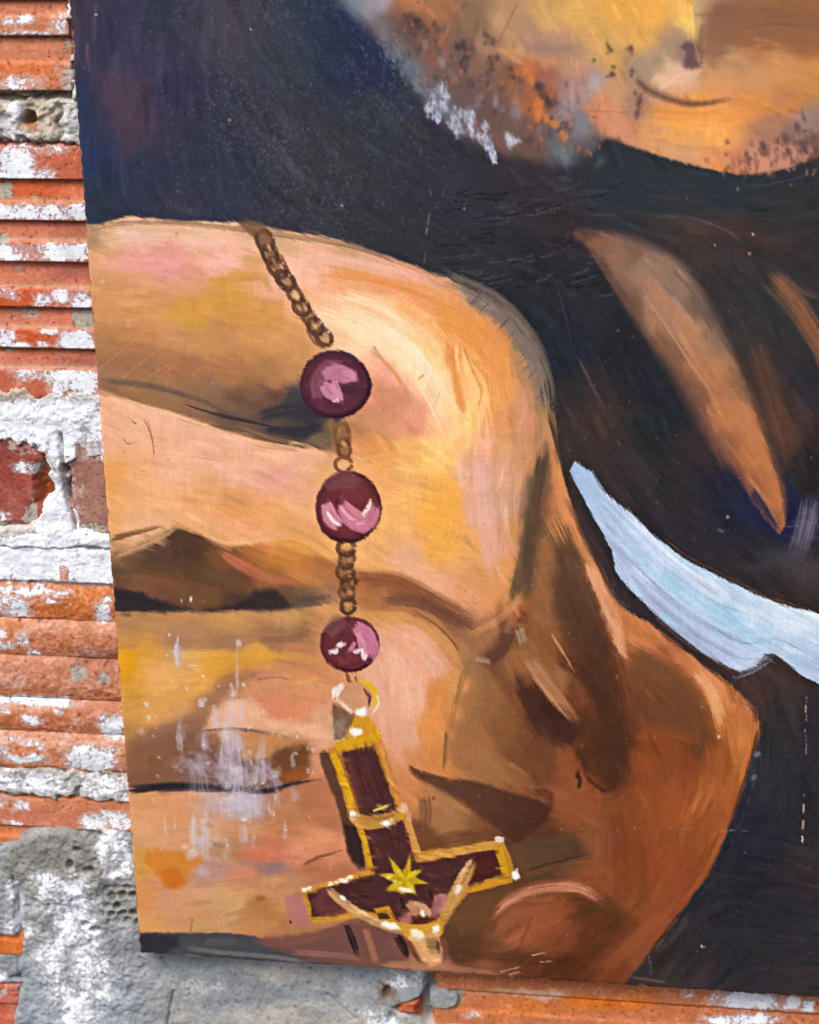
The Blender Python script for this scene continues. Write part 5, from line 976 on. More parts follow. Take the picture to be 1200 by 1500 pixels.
poly([(346, 326), (366, 322), (388, 330), (400, 352), (412, 384), (405, 398), (392, 380), (378, 352)], (112, 80, 56), 5, .85, lab=7)
stroke([360, 330, 384, 348, 396, 380, 418, 412, 440, 444, 460, 476, 480, 506], 23, (138, 98, 70), .7, br=.35, soft=.4, t0=.1, t1=.05, lab=7)
chain(None, 8.2, (78, 48, 38), (98, 64, 46), [(388, 352, 12, 15, -20), (395, 372, 10, 15, -30), (406, 392, 11, 17, -40), (418, 410, 10, 16, -45), (432, 432, 9, 14, -40), (441, 449, 10, 13, -40), (452, 464, 9, 13, -35), (462, 478, 10, 13, -35), (474, 493, 10, 14, -40)], 7,
      [(394, 362, 3, 7, -20, (196, 146, 104)), (402, 384, 3, 8, -25, (150, 104, 76)), (433, 432, 5, 9, -30, (230, 180, 128)), (446, 452, 5, 5, 0, (214, 160, 112)), (460, 477, 6, 6, -30, (226, 172, 122)), (478, 498, 4, 7, -30, (196, 150, 106)), (412, 372, 3, 5, 0, (222, 172, 130))])
stroke([372, 336, 390, 385, 418, 420], 7, (92, 62, 46), .7, br=.5, lab=7); stroke([410, 370, 430, 410, 450, 440], 5, (100, 66, 48), .7, br=.5, lab=7); stroke([448, 480, 462, 503, 478, 512], 5, (112, 76, 54), .8, lab=7); stroke([440, 442, 452, 470, 470, 500], 6, (88, 58, 44), .6, br=.4)
poly([(486, 606), (492, 620), (508, 616), (514, 628), (515, 650), (512, 668), (498, 672), (488, 655), (484, 640), (480, 620)], (142, 100, 60), 4, .85, lab=8)
chain(None, 7.5, (104, 66, 40), (122, 80, 48), [(500, 636, 11, 18, 5), (504, 656, 9, 15, -10), (503, 680, 12, 11, 0)], 8, [(504, 650, 4, 6, -40, (196, 146, 90)), (504, 681, 6, 6, 0, (222, 168, 116)), (497, 630, 3, 6, 10, (166, 120, 74))])
poly([(484, 600), (482, 615), (486, 640), (478, 652), (460, 655), (440, 648), (470, 630)], (150, 118, 86), 10, .5)
stroke([506, 796, 508, 820, 506, 845, 511, 870, 510, 897], 22, (136, 96, 62), .7, br=.35, soft=.4, t0=.08, t1=.08, lab=9)
chain(None, 8.2, (80, 50, 36), (98, 62, 42), [(507, 803, 12, 11, 0), (508, 820, 11, 14, 20), (506, 838, 12, 13, -20), (511, 855, 10, 12, 20), (508, 868, 11, 12, -10), (510, 887, 11, 12, 0)], 9, [(508, 803, 6, 5, 0, (206, 146, 88)), (505, 822, 4, 5, 0, (150, 104, 66)), (512, 844, 4, 3, 0, (160, 112, 74)), (512, 867, 5, 4, 30, (186, 134, 88)), (510, 886, 5, 4, 0, (196, 146, 100))])

def bead(cx, cy, rx, ry, base, rim, lab, glow):
    t = np.linspace(0, 2*math.pi, 18, endpoint=False)
    P = np.stack([cx+rx*np.cos(t)*(1+.02*np.sin(3*t+cx)), cy+ry*np.sin(t)*(1+.02*np.cos(2*t+cy))], 1)
    poly(P, rim, 3.5, .96, wob=.8, thick=.35, lab=lab)
    poly(np.stack([cx-2+rx*.86*np.cos(t), cy-2+ry*.86*np.sin(t)], 1), base, 14, .9, wob=.5)
    for k in range(34):
        a = RNG.random()*6.28; r = .35+.58*RNG.random(); s = .5+RNG.random()*.6
        Q = [(cx+rx*r*math.cos(a+s*q), cy+ry*r*math.sin(a+s*q)) for q in (0, .5, 1)]
        k_ = .72+.5*RNG.random()-.15*math.cos(a-3.9); stroke(Q, 3+RNG.random()*4, tuple(np.clip(np.array(base)*k_, 0, 255)), .45, br=.6, t0=.2, t1=.3, thick=.3)
    stroke(np.stack([cx+(rx-3)*np.cos(np.linspace(-.6, 2.4, 14)), cy+(ry-3)*np.sin(np.linspace(-.6, 2.4, 14))], 1), 6, tuple(np.array(rim)*.72), .75, br=.4, t0=.15, t1=.25, lab=lab)
    for P, w, c, a in glow: stroke(P, w*1.35, tuple(np.minimum(np.array(c)*1.07, 255)), min(1, a*1.08), soft=.35, br=.18, t0=.08, t1=.15, thick=.6)
    m = LAB == lab
bead(491, 563, 53, 50, (90, 40, 56), (64, 28, 45), 10, [([(468, 585, .8), (466, 560, 1), (480, 540, 1), (505, 536, .8)], 20, (136, 76, 96), .7), ([(472, 562, .6), (484, 574, 1), (498, 584, .6)], 18, (186, 122, 148), .9), ([(472, 552, .6), (490, 545, 1), (512, 552, 1), (520, 563, .6)], 20, (180, 112, 138), .9), ([(488, 556, .8), (494, 576, 1), (500, 588, .5)], 12, (196, 132, 156), .8), ([(500, 545, .5), (514, 548, 1), (520, 558, .6)], 9, (190, 124, 146), .8), ([(486, 588, .5), (498, 585, 1)], 5, (226, 176, 192), .7), ([(500, 570, .8), (520, 568, 1), (528, 578, .6)], 14, (70, 34, 52), .85)])
bead(510, 743, 49, 53, (108, 44, 50), (80, 31, 40), 11, [([(475, 715, .6), (500, 702, 1), (530, 712, .7)], 22, (122, 76, 78), .55), ([(478, 735, .6), (484, 757, 1), (500, 772, .7)], 22, (200, 130, 146), .9), ([(500, 735, .5), (512, 755, 1), (532, 766, 1), (545, 752, .8), (548, 734, .5)], 26, (196, 118, 140), .9), ([(498, 742, .5), (512, 758, 1), (526, 763, .5)], 5, (226, 166, 176), .7), ([(478, 747, .5), (487, 762, 1), (500, 771, .6)], 5, (240, 206, 212), .85), ([(530, 755, .7), (540, 742, 1), (543, 730, .5)], 6, (236, 206, 186), .85), ([(520, 768, .5), (536, 764, 1)], 6, (226, 160, 178), .7), ([(498, 722, .6), (520, 728, 1), (535, 738, .6)], 16, (112, 46, 54), .8)])
bead(512, 944, 44, 41, (106, 46, 54), (78, 31, 42), 12, [([(480, 930, .7), (495, 912, 1), (510, 912, .6)], 20, (116, 76, 78), .6), ([(518, 915, .6), (535, 928, 1), (546, 950, .8), (540, 966, .5)], 22, (190, 116, 140), .9), ([(524, 924, .5), (530, 945, 1), (535, 962, .6)], 10, (206, 140, 160), .8), ([(520, 940, .6), (512, 955, .8)], 9, (190, 120, 140), .8)])
for x, y, rx, ry, r in [(489, 953, 9, 5, -20), (499, 944, 7, 4, -20), (523, 953, 7, 4, -15), (534, 962, 5, 6, 10), (531, 955, 3, 7, 0)]: dab(x, y, rx, ry, (234, 208, 218), .95, r, rough=.5, thick=1.0)
stroke([508, 985, 511, 998, 516, 1003], 7, (112, 62, 46), .85, lab=12); stroke([520, 990, 523, 1000], 4, (112, 62, 46), .7)

# pendant ring and bail
LC = 13
poly([(488, 1030), (500, 1034), (516, 1042), (524, 1052), (514, 1062), (507, 1080), (490, 1084), (488, 1060)], (116, 84, 64), 4, .9, lab=LC)
poly([(488, 1056), (505, 1052), (504, 1080), (488, 1084)], (150, 132, 118), 8, .6)
t = np.linspace(0, 2*math.pi, 16, endpoint=False)
poly(np.stack([520+27*np.cos(t), 1021+23*np.sin(t)], 1), (206, 150, 110), 4, .95, lab=15, wob=.6)
stroke([(526, 998, .6), (542, 1004, 1), (551, 1020, 1), (546, 1038, .7)], 9, (226, 180, 24), .95, lab=15, br=.3, thick=.6)
stroke([(532, 1008, .6), (542, 1020, 1), (540, 1034, .7)], 6, (92, 48, 26), .85, lab=15, br=.2)
stroke([(552, 1018, .6), (555, 1030, 1), (545, 1046, .5)], 4, (244, 222, 196), .85, lab=15)
stroke([(503, 1002, .6), (492, 1012, 1.2), (490, 1024, .8)], 13, (242, 232, 226), .95, lab=15, br=.25, thick=.9)
stroke([(493, 1024, .6), (506, 1034, 1), (518, 1046, .7)], 7, (232, 206, 190), .85, lab=15)
poly([(520, 1048), (540, 1050), (552, 1064), (560, 1078), (520, 1086), (505, 1084), (514, 1064)], (206, 150, 28), 4, .92, lab=LC)
dab(529, 1043, 10, 7, (246, 240, 236), .98, rough=.5, thick=1.2); dab(522, 1072, 11, 7, (246, 240, 234), .98, rough=.5, thick=1.2); dab(540, 1072, 5, 4, (190, 128, 60), .7)
# cross: shadow, gold border, enamel
poly([(467, 1104), (474, 1098), (484, 1104), (498, 1140), (512, 1190), (528, 1230), (536, 1262), (528, 1275), (514, 1262), (504, 1225), (494, 1180), (478, 1140)], (84, 56, 40), 5, .9)
poly([(504, 1205), (520, 1212), (536, 1255), (534, 1272), (518, 1262), (508, 1235)], (50, 34, 30), 5, .9)
GOLD = [(480, 1098), (505, 1086), (558, 1074), (563, 1098), (580, 1150), (594, 1186), (603, 1208), (617, 1248), (660, 1242), (736, 1229), (753, 1270), (751, 1292), (684, 1309), (660, 1335), (645, 1372), (596, 1374), (566, 1350), (540, 1343), (456, 1351), (440, 1304), (543, 1273), (538, 1270), (526, 1222), (510, 1187)]
poly(GOLD, (192, 130, 42), 3, .96, smooth=False, wob=1.6, thick=.5, lab=LC)
EN = [(500, 1103), (547, 1092), (562, 1130), (578, 1178), (593, 1207), (610, 1264), (660, 1256), (724, 1244), (734, 1282), (690, 1297), (672, 1302), (640, 1348), (596, 1356), (566, 1340), (516, 1330), (458, 1345), (450, 1308), (480, 1299), (550, 1279), (545, 1262), (533, 1217), (523, 1180)]
poly(EN, (72, 38, 40), 3, .97, smooth=False, wob=1.6, thick=.1, lab=LC)
for k in range(60):
    u = RNG.random(); x = 505+u*80+RNG.random()*38; y = 1100+u*150
    stroke([x, y, x+10, y+34], 3, (88+RNG.random()*30, 48, 46) if k % 3 else (54, 28, 32), .45, br=.6, t0=.3, t1=.3)
stroke([508, 1106, 520, 1150, 532, 1186], 9, (122, 66, 54), .6, br=.6); stroke([540, 1220, 560, 1262], 8, (112, 60, 52), .5, br=.6)
for P, w, c, a in [([556, 1084, 571, 1130, 588, 1182], 10, (204, 138, 70), .95), ([598, 1205, 606, 1230, 614, 1254], 10, (204, 142, 76), .95), ([610, 1259, 660, 1249, 732, 1237], 12, (206, 148, 74), .95), ([730, 1240, 742, 1285], 13, (206, 154, 26), .95), ([746, 1288, 690, 1303], 10, (208, 148, 34), .95), ([488, 1102, 503, 1142, 517, 1182], 11, (216, 164, 18), .97), ([498, 1106, 514, 1150, 526, 1186], 5, (150, 86, 40), .7), ([530, 1216, 536, 1236, 543, 1272], 8, (208, 156, 22), .95), ([545, 1276, 500, 1290, 444, 1304], 8, (200, 138, 44), .9), ([490, 1094, 520, 1088, 556, 1080], 15, (212, 160, 20), .95), ([443, 1306, 456, 1348], 6, (196, 136, 50), .85), ([458, 1348, 500, 1345, 540, 1338], 9, (206, 148, 56), .9)]:
    stroke(P, w, c, a, br=.25, soft=.35, t0=.03, t1=.05, thick=.5, lab=LC)
poly([(470, 1304), (484, 1302), (512, 1330), (508, 1338), (470, 1344), (456, 1320)], (112, 56, 58), 4, .8); poly([(480, 1306), (500, 1326), (498, 1336), (475, 1338)], (96, 50, 54), 5, .6)
poly([(694, 1260), (722, 1250), (732, 1270), (728, 1282), (700, 1292), (688, 1294)], (76, 32, 26), 4, .9)
# collar band of the cross
stroke([(516, 1192, .8), (530, 1204, 1.1), (555, 1204, 1.1), (580, 1196, 1), (596, 1186, .8)], 21, (192, 142, 66), .97, br=.35, soft=.3, thick=.9, lab=LC, t1=.06)
stroke([(545, 1188, .5), (562, 1182, 1), (574, 1178, .5)], 5, (232, 214, 92), .95, thick=.6); stroke([(524, 1198, .6), (560, 1200, 1), (586, 1190, .6)], 5, (160, 106, 40), .6, br=.5); stroke([586, 1192, 590, 1200], 9, (206, 156, 26), .8)
dab(592, 1182, 7, 9, (232, 190, 156), .8, rough=.4); dab(568, 1205, 10, 5, (240, 238, 240), .95, -18, rough=.4, thick=1.1); dab(516, 1192, 5, 7, (236, 226, 216), .9, rough=.5, thick=1.0); stroke([598, 1188, 600, 1206], 8, (214, 156, 128), .8)
# draped ribbon, small figure and drip
stroke([(478, 1300, .7), (500, 1320, 1), (530, 1340, 1), (565, 1356, 1), (596, 1366, .8)], 15, (206, 156, 100), .95, br=.3, thick=.7, lab=14); stroke([(510, 1324, .6), (535, 1340, 1), (560, 1352, .7)], 6, (232, 200, 160), .85, thick=.6)
dab(503, 1316, 6, 3.5, (244, 228, 206), .9, 40, thick=1); dab(571, 1356, 15, 6, (246, 236, 216), .95, 16, rough=.4, thick=1.1)
stroke([(694, 1260, .8), (682, 1284, 1), (666, 1312, 1.2), (650, 1342, 1), (640, 1358, .7)], 20, (202, 150, 84), .95, br=.35, thick=.7, lab=14); stroke([684, 1262, 674, 1290, 660, 1312], 4, (226, 176, 130), .7); stroke([(676, 1296, .6), (668, 1308, 1)], 9, (240, 220, 196), .9, thick=.8)
dab(650, 1346, 8, 6, (186, 128, 44), .8)
poly([(548, 1332), (570, 1326), (580, 1345), (572, 1354), (566, 1340), (556, 1344)], (206, 146, 34), 3, .9); poly([(552, 1338), (566, 1334), (572, 1346), (556, 1346)], (46, 28, 28), 3, .8)
poly([(588, 1296), (600, 1318), (626, 1320), (640, 1300), (644, 1330), (620, 1352), (590, 1350), (580, 1330)], (92, 48, 44), 6, .8)
poly([(594, 1326), (600, 1318), (622, 1322), (632, 1336), (618, 1346), (604, 1340)], (196, 142, 104), 4, .85); poly([(636, 1312), (656, 1308), (650, 1330), (634, 1346)], (176, 112, 108), 5, .8); poly([(584, 1346), (600, 1334), (606, 1350), (590, 1356)], (180, 112, 106), 4, .8)
poly([(604, 1340), (626, 1344), (630, 1354), (606, 1354)], (84, 36, 26), 4, .85); dab(619, 1337, 3.5, 6, (240, 226, 214), .9, -20, thick=.8)
poly([(586, 1358), (620, 1356), (646, 1352), (648, 1366), (638, 1376), (604, 1378), (592, 1370)], (206, 150, 42), 4, .95, lab=14, thick=.4)
poly([(600, 1372), (644, 1366), (648, 1392), (645, 1412), (630, 1417), (620, 1408), (608, 1388)], (214, 158, 104), 4, .9, lab=14); dab(633, 1384, 10, 11, (132, 98, 56), .75, rough=.5); dab(642, 1386, 5, 8, (90, 66, 40), .6)
dab(611, 1369, 13, 7, (244, 230, 196), .95, 22, rough=.4, thick=1.1); dab(638, 1361, 6, 7, (248, 240, 226), .95, rough=.4, thick=1.1)
brushwork(26000, 20, 5, .45, .16, (LAB == 13) | (LAB == 14), seed=41)
for P, w, c, a in [([(584, 1352, .6), (612, 1362, 1), (648, 1354, .7)], 17, (208, 154, 50), .95), ([(598, 1376, .7), (606, 1396, 1), (616, 1410, .5)], 9, (92, 56, 36), .8), ([(650, 1372, .7), (654, 1392, 1), (650, 1410, .5)], 9, (118, 70, 60), .8), ([(618, 1378, .7), (624, 1396, 1), (634, 1412, .6)], 12, (222, 168, 112), .9), ([(640, 1376, .6), (644, 1396, .9)], 7, (84, 60, 40), .7), ([(604, 1322, .6), (622, 1330, 1), (632, 1344, .7)], 12, (206, 156, 116), .85), ([(610, 1340, .7), (626, 1350, .8)], 8, (96, 42, 28), .8),
                   ([(642, 1308, .7), (652, 1316, 1), (640, 1340, .7)], 12, (186, 122, 112), .8), ([(590, 1344, .7), (600, 1350, .8)], 9, (190, 124, 112), .8), ([(664, 1296, .6), (680, 1272, 1), (692, 1258, .6)], 6, (226, 180, 130), .8), ([(628, 1302, .7), (634, 1318, .8)], 9, (50, 28, 32), .85), ([(586, 1312, .7), (592, 1332, .8)], 12, (52, 28, 32), .85)]:
    stroke(P, w, c, a, br=.25, soft=.5, t0=.08, t1=.12, thick=.5, lab=14)
dab(611, 1367, 13, 6, (246, 234, 206), .95, 22, rough=.4, thick=1.1); dab(639, 1360, 6, 7, (248, 240, 226), .95, rough=.4, thick=1.1); dab(571, 1356, 14, 5, (246, 236, 216), .95, 16, rough=.4, thick=1.1); dab(619, 1337, 3.5, 6, (240, 226, 214), .9, -20, thick=.8); dab(671, 1303, 4, 9, (240, 222, 200), .9, 25, thick=.8)
# star
SP = []
for k in range(16):
    a = k/16*2*math.pi+.2; r = (35, 20)[k % 2]*(.8+.4*RNG.random())*(1+.22*math.sin(k*2.7)); SP.append((593+r*math.cos(a), 1288+.9*r*math.sin(a)))
poly(SP, (120, 84, 40), 5, .5, smooth=False)
poly([(593+(x-593)*.88, 1288+(y-1288)*.88) for x, y in SP], (198, 166, 22), 3, .97, smooth=False, wob=1, thick=.7, lab=16)
for a in range(0, 360, 45): stroke([593, 1288, 593+22*math.cos(math.radians(a+10)), 1288+20*math.sin(math.radians(a+10))], 6, (218, 192, 34) if a % 90 else (176, 140, 20), .7, br=.4, thick=.4)
dab(594, 1303, 12, 4, (242, 232, 206), .95, 14, thick=1.1); dab(570, 1284, 7, 3, (236, 210, 100), .8, -20); dab(578, 1290, 4, 2.5, (240, 220, 180), .8)
dab(755, 1282, 6, 10, (244, 242, 246), .98, rough=.5, thick=1.2); dab(732, 1231, 10, 6, (220, 206, 200), .9, rough=.6, thick=1); 
for x, y in [(446, 1303), (452, 1301), (484, 1295), (492, 1292), (500, 1289), (508, 1287), (514, 1285), (505, 1291)]: dab(x, y, 5, 2.6, (246, 234, 210), .92, -18, rough=.6, thick=1.0)

# ---- 7 dirt, drips of lime, scratches, dust
def drip(x, y0, y1, w, a, c=(206, 200, 214)):
    stroke([(x, y0, .4), (x+RNG.normal()*2, (y0+y1)/2, 1), (x+RNG.normal()*2, y1, 1.3)], w, c, a, br=.75, t0=.2, t1=.12, soft=.7, thick=.2)
for x, y0, y1, w, a in [(262, 930, 978, 7, .6), (258, 940, 960, 14, .3), (348, 920, 1010, 6, .45), (340, 1000, 1090, 30, .3), (330, 1060, 1130, 26, .4), (345, 1080, 1160, 40, .4), (300, 1070, 1100, 10, .5), (315, 1030, 1070, 12, .4), (265, 1050, 1100, 9, .4), (385, 1080, 1150, 22, .4), (290, 1110, 1170, 40, .25), (350, 1150, 1190, 60, .4), (370, 1160, 1200, 26, .35), (405, 1150, 1180, 10, .35),
                        (285, 1190, 1240, 12, .5), (300, 1180, 1250, 14, .3), (358, 1205, 1235, 16, .4), (372, 1215, 1245, 8, .35), (330, 1220, 1260, 16, .25), (418, 1200, 1230, 8, .4), (395, 1170, 1195, 6, .4), (282, 1240, 1256, 20, .4), (300, 1262, 1285, 20, .3), (240, 1190, 1225, 5, .4), (258, 1200, 1215, 4, .4), (325, 1090, 1150, 12, .35), (430, 1100, 1125, 8, .35), (355, 1020, 1060, 8, .4)]:
    drip(x, y0, y1, w, min(1, a*1.25))
for x, y, rx, ry, a in [(342, 1016, 7, 8, .6), (350, 943, 5, 8, .6), (294, 1030, 6, 8, .7), (214, 1032, 4, 4, .6), (218, 1052, 4, 6, .6), (297, 990, 4, 3, .7), (266, 880, 2, 4, .7), (280, 878, 2.5, 6, .8), (248, 930, 2, 3, .7), (387, 1043, 3, 5, .5), (245, 960, 3, 2, .5), (282, 975, 12, 2, .5), (300, 1025, 4, 4, .5), (358, 1200, 5, 3, .8), (345, 1128, 8, 8, .5), (335, 1170, 16, 5, .4), (405, 1132, 9, 10, .4), (270, 1240, 8, 5, .5), (206, 1070, 8, 6, .3)]:
    dab(x, y, rx, ry, (226, 214, 216), a, rough=.6, soft=.7, thick=.3)
for k in range(70):
    x = 220+RNG.random()*240; y = 980+RNG.random()*270
    dab(x, y, .8+RNG.random()*2.6, .8+RNG.random()*3.6, (222, 212, 216), .35+.3*RNG.random(), rough=.6, soft=.6, thick=.1)
def specks(n, x0, x1, y0, y1, c, a0, r0, dens=None):
    for _ in range(n):
        x = x0+RNG.random()*(x1-x0); y = y0+RNG.random()*(y1-y0)
        if dens is not None and RNG.random() > dens(x, y): continue
        i, j = int(y)-CY0, int(x)-CX0
        if not (3 < i < CH-4 and 3 < j < CW-4): continue
        r = r0*(.6+.8*RNG.random()); s = (slice(i-3, i+4), slice(j-3, j+4))
        q = np.exp(-((GX_[s]-x)**2+(GY_[s]-y)**2)/r**2)*a0*(.3+.7*RNG.random())
        CAN[s] += (np.asarray(c, np.float32)-CAN[s])*q[..., None]
inD = lambda x, y: float(LAB[min(max(int(y)-CY0, 0), CH-1), min(max(int(x)-CX0, 0), CW-1)] == 1)*(.25+.75*float(sst(.38, .62, fbm(np.float32(x/70), np.float32(y/70), 91, 3))))
soft_ = lambda x, y: inD(x, y)*float(sst(150, 330, x)*(1-sst(560, 720, x)))
specks(16000, 140, 720, -20, 350, (132, 134, 138), .30, 1.05, soft_)
specks(900, 100, 280, 0, 320, (120, 124, 140), .2, 1.0, inD)
specks(900, 820, 1220, 260, 900, (130, 130, 136), .22, .9, inD)
specks(1100, 940, 1240, 980, 1460, (130, 130, 136), .24, .9, inD)
specks(700, 140, 1100, 340, 1430, (230, 210, 180), .3, .9)
specks(700, 140, 1100, 340, 1430, (70, 50, 40), .35, .9)
specks(30, 100, 1200, 0, 1440, (210, 204, 196), .6, 1.1)
for x, y, r, c in [(336, 175, 3, (196, 140, 112)), (367, 43, 2, (230, 214, 190)), (140, 21, 2, (214, 206, 214)), (501, 301, 3, (190, 184, 170)), (680, 306, 2, (220, 214, 206)), (1103, 343, 2, (220, 216, 220)), (1098, 371, 3, (200, 150, 130)), (1047, 358, 2, (210, 206, 210)), (1066, 757, 3, (206, 160, 124)), (1053, 1079, 3, (240, 210, 170)), (1109, 1105, 6, (130, 130, 140)), (1105, 1138, 6, (110, 110, 116)), (1028, 1386, 2.5, (230, 210, 196)), (1193, 1206, 3, (130, 66, 44)), (635, 1169, 3, (90, 44, 30)), (556, 1070, 2, (110, 40, 26)), (930, 1213, 2, (220, 170, 120)), (784, 738, 4, (90, 60, 44)), (258, 342, 2.5, (150, 90, 60)), (150, 412, 5, (228, 180, 130)), (187, 473, 6, (220, 160, 114))]:
    dab(x, y, r*.85, r*.9, c, .6, rough=.5, thick=.5)
# scraped lines
def scratch(P, w, c, a, br=.8):
    if br < .7: return stroke(P, w, c, a, br=br, t0=.1, t1=.1, soft=.3, thick=-.5)
    S = spline(np.asarray(P, float).reshape(-1, 2), False, 3.0); k = 0
    while k < len(S)-2:
        n = 2+int(RNG.random()*4); seg = S[k:k+n+1]+RNG.normal(0, .5, (1, 2))
        if RNG.random() < .72 and len(seg) > 1: stroke(seg, w*(.5+.7*RNG.random()), c, a*(.4+.6*RNG.random()), br=.5, t0=.2, t1=.2, soft=.5, thick=-.4)
        k += n
scratch([629, 275, 630, 300, 626, 335, 621, 385], 4, (130, 128, 128), .75); scratch([616, 213, 615, 230], 3, (110, 108, 110), .6); scratch([475, 290, 500, 302], 4, (120, 124, 130), .6); scratch([650, 275, 648, 290], 3, (90, 88, 90), .6)
scratch([1181, 1020, 1180, 1070, 1181, 1120], 2.4, (200, 170, 150), .8); scratch([1179, 1150, 1177, 1190, 1175, 1236], 3.4, (220, 190, 166), .95); scratch([1060, 1218, 1100, 1217], 2, (150, 140, 136), .7); scratch([980, 1212, 1070, 1217], 1.6, (206, 150, 110), .6)
scratch([1105, 1145, 1090, 1190, 1070, 1235], 1.8, (110, 110, 120), .6); scratch([1020, 1300, 1080, 1288, 1140, 1262], 2.4, (90, 88, 94), .5); scratch([1140, 770, 1210, 771], 1.6, (190, 176, 180), .6); scratch([834, 470, 842, 472], 3, (120, 120, 126), .7); scratch([840, 320, 826, 355, 806, 378], 2.4, (92, 78, 84), .6)
scratch([840, 300, 826, 322], 2, (70, 64, 70), .6); scratch([210, 612, 222, 640, 226, 668], 2.2, (150, 96, 62), .7, .4); scratch([216, 614, 225, 648], 2, (170, 112, 76), .6, .4); scratch([180, 640, 186, 650, 198, 648], 1.8, (120, 92, 78), .6, .4); scratch([192, 616, 200, 621], 2.6, (84, 70, 66), .7, .4)
scratch([275, 668, 300, 672, 330, 677], 2, (190, 136, 94), .6, .3); scratch([282, 1343, 278, 1372], 2, (110, 84, 66), .7, .4); scratch([205, 345, 215, 335], 1.8, (140, 110, 84), .6); scratch([880, 800, 884, 816], 2, (90, 70, 60), .5); scratch([568, 722, 632, 734], 1.6, (206, 150, 96), .6, .3); scratch([1050, 775, 1060, 780], 4, (150, 146, 156), .7); scratch([1008, 788, 1020, 792], 2.5, (150, 146, 156), .6)
scratch([480, 1085, 452, 1100], 1.5, (222, 180, 150), .5); scratch([284, 1225, 283, 1285], 1.6, (222, 190, 160), .6); scratch([487, 1248, 485, 1275], 1.5, (214, 160, 126), .6); scratch([628, 1080, 625, 1120], 1.3, (230, 190, 160), .4); scratch([790, 700, 795, 690], 3, (60, 50, 44), .6)

# bristle drag: the whole skin of paint is displaced a little along its streaks
def warp_canvas(amp):
    n = STREAK; I, J = np.mgrid[0:CH, 0:CW].astype(np.float32)
    ii = np.clip(I+np.cos(THETA)*n*amp+np.sin(THETA)*n*amp*.6, 0, CH-1).astype(np.int32); jj = np.clip(J-np.sin(THETA)*n*amp+np.cos(THETA)*n*amp*.6, 0, CW-1).astype(np.int32)
    return CAN[ii, jj]
CAN = 0.45*CAN+0.55*warp_canvas(1.1)
CAN *= (1+0.004*STREAK+0.05*(fbm(GX_/2.6, GY_/2.6, 95, 3)-.5)+0.05*(fbm(GX_/30, GY_/30, 97, 3)-.5))[..., None]
def blur(A, r):
    for ax in (0, 1):
        for _ in range(2):
            c = np.cumsum(np.concatenate([np.repeat(np.take(A, [0], ax), r+1, ax), A, np.repeat(np.take(A, [-1], ax), r, ax)], ax), ax, dtype=np.float64)
            n = A.shape[ax]; A = ((np.take(c, range(2*r+1, 2*r+1+n), ax)-np.take(c, range(0, n), ax))/(2*r+1)).astype(np.float32)
    return A
sh_ = np.where((LAB == 2), .25, 1.0)[..., None]
CAN = np.clip(CAN+sh_*0.75*(CAN-blur(CAN, 1))+sh_*0.24*(CAN-blur(CAN, 7)), 6, 253)
pat = sst(.35, .65, fbm(GX_/120, GY_/120, 141, 3))
CAN *= (1+0.045*pat*(vnoise(GX_/1.7, GY_/26, 143)-.5)+0.045*(1-.5*pat)*(vnoise(GX_/26, GY_/1.7, 147)-.5))[..., None]
REL += 0.035*STREAK

# ------------------------------------------------------------------ the panel itself
FRONT, THICK = -0.018, 0.011
c_bl = ray_to(205.0, 1396.0, FRONT)
PX0, PZ0 = c_bl[0], c_bl[2]
PX1 = ray_to(1345.0, 900.0, FRONT)[0]; PZ1 = ray_to(600.0, -170.0, FRONT)[2]
panel = empty('painted_panel', (float((PX0+PX1)/2), FRONT+THICK, float(PZ0)))
panel['label'] = 'painted wooden panel of a hand with a rosary and crucifix, fixed to the brick wall'
panel['category'] = 'painting'
PL = np.array(panel.location)
xv = ray_to(1215.0, 900.0, FRONT)[0]; zv = ray_to(600.0, -14.0, FRONT)[2]
FINE = 0.00060
ux = np.concatenate([np.arange(PX0, xv, FINE), np.linspace(xv, PX1, 18)]); uz = np.concatenate([np.arange(PZ0, zv, FINE), np.linspace(zv, PZ1, 18)])
UX, UZ = np.meshgrid(ux, uz)
# frayed cut edge
fray = lambda s, k: (fbm(s*60, s*0+k, 101, 5)-.5)*0.0010+np.minimum(0, fbm(s*300, s*0+k, 105, 3)-.62)*0.0
fx_ = fray(UZ, 3.3)+0.0005*sst(.62, .75, vnoise(UZ*420, UZ*0+9, 3)); fz_ = fray(UX, 7.7)+0.0006*sst(.6, .75, vnoise(UX*350, UX*0+5, 8))
DX = UX+fx_*np.clip(1-(UX-PX0)/0.004, 0, 1); DZ = UZ+fz_*np.clip(1-(UZ-PZ0)/0.004, 0, 1)
rc = np.hypot(np.clip(0.003-(DX-PX0), 0, 1), np.clip(0.003-(DZ-PZ0), 0, 1))
sp, sq = to_px(np.stack([DX, np.full_like(DX, FRONT), DZ], -1))
def sample(A, x, y):
    x = np.clip(x-CX0, 0, CW-1.01); y = np.clip(y-CY0, 0, CH-1.01); j = x.astype(int); i = y.astype(int); fx = x-j; fy = y-i
    if A.ndim == 3: fx = fx[..., None]; fy = fy[..., None]
    return (A[i, j]*(1-fx)+A[i, j+1]*fx)*(1-fy)+(A[i+1, j]*(1-fx)+A[i+1, j+1]*fx)*fy
CV = sample(CAN, sp, sq); RV = sample(REL, sp, sq)
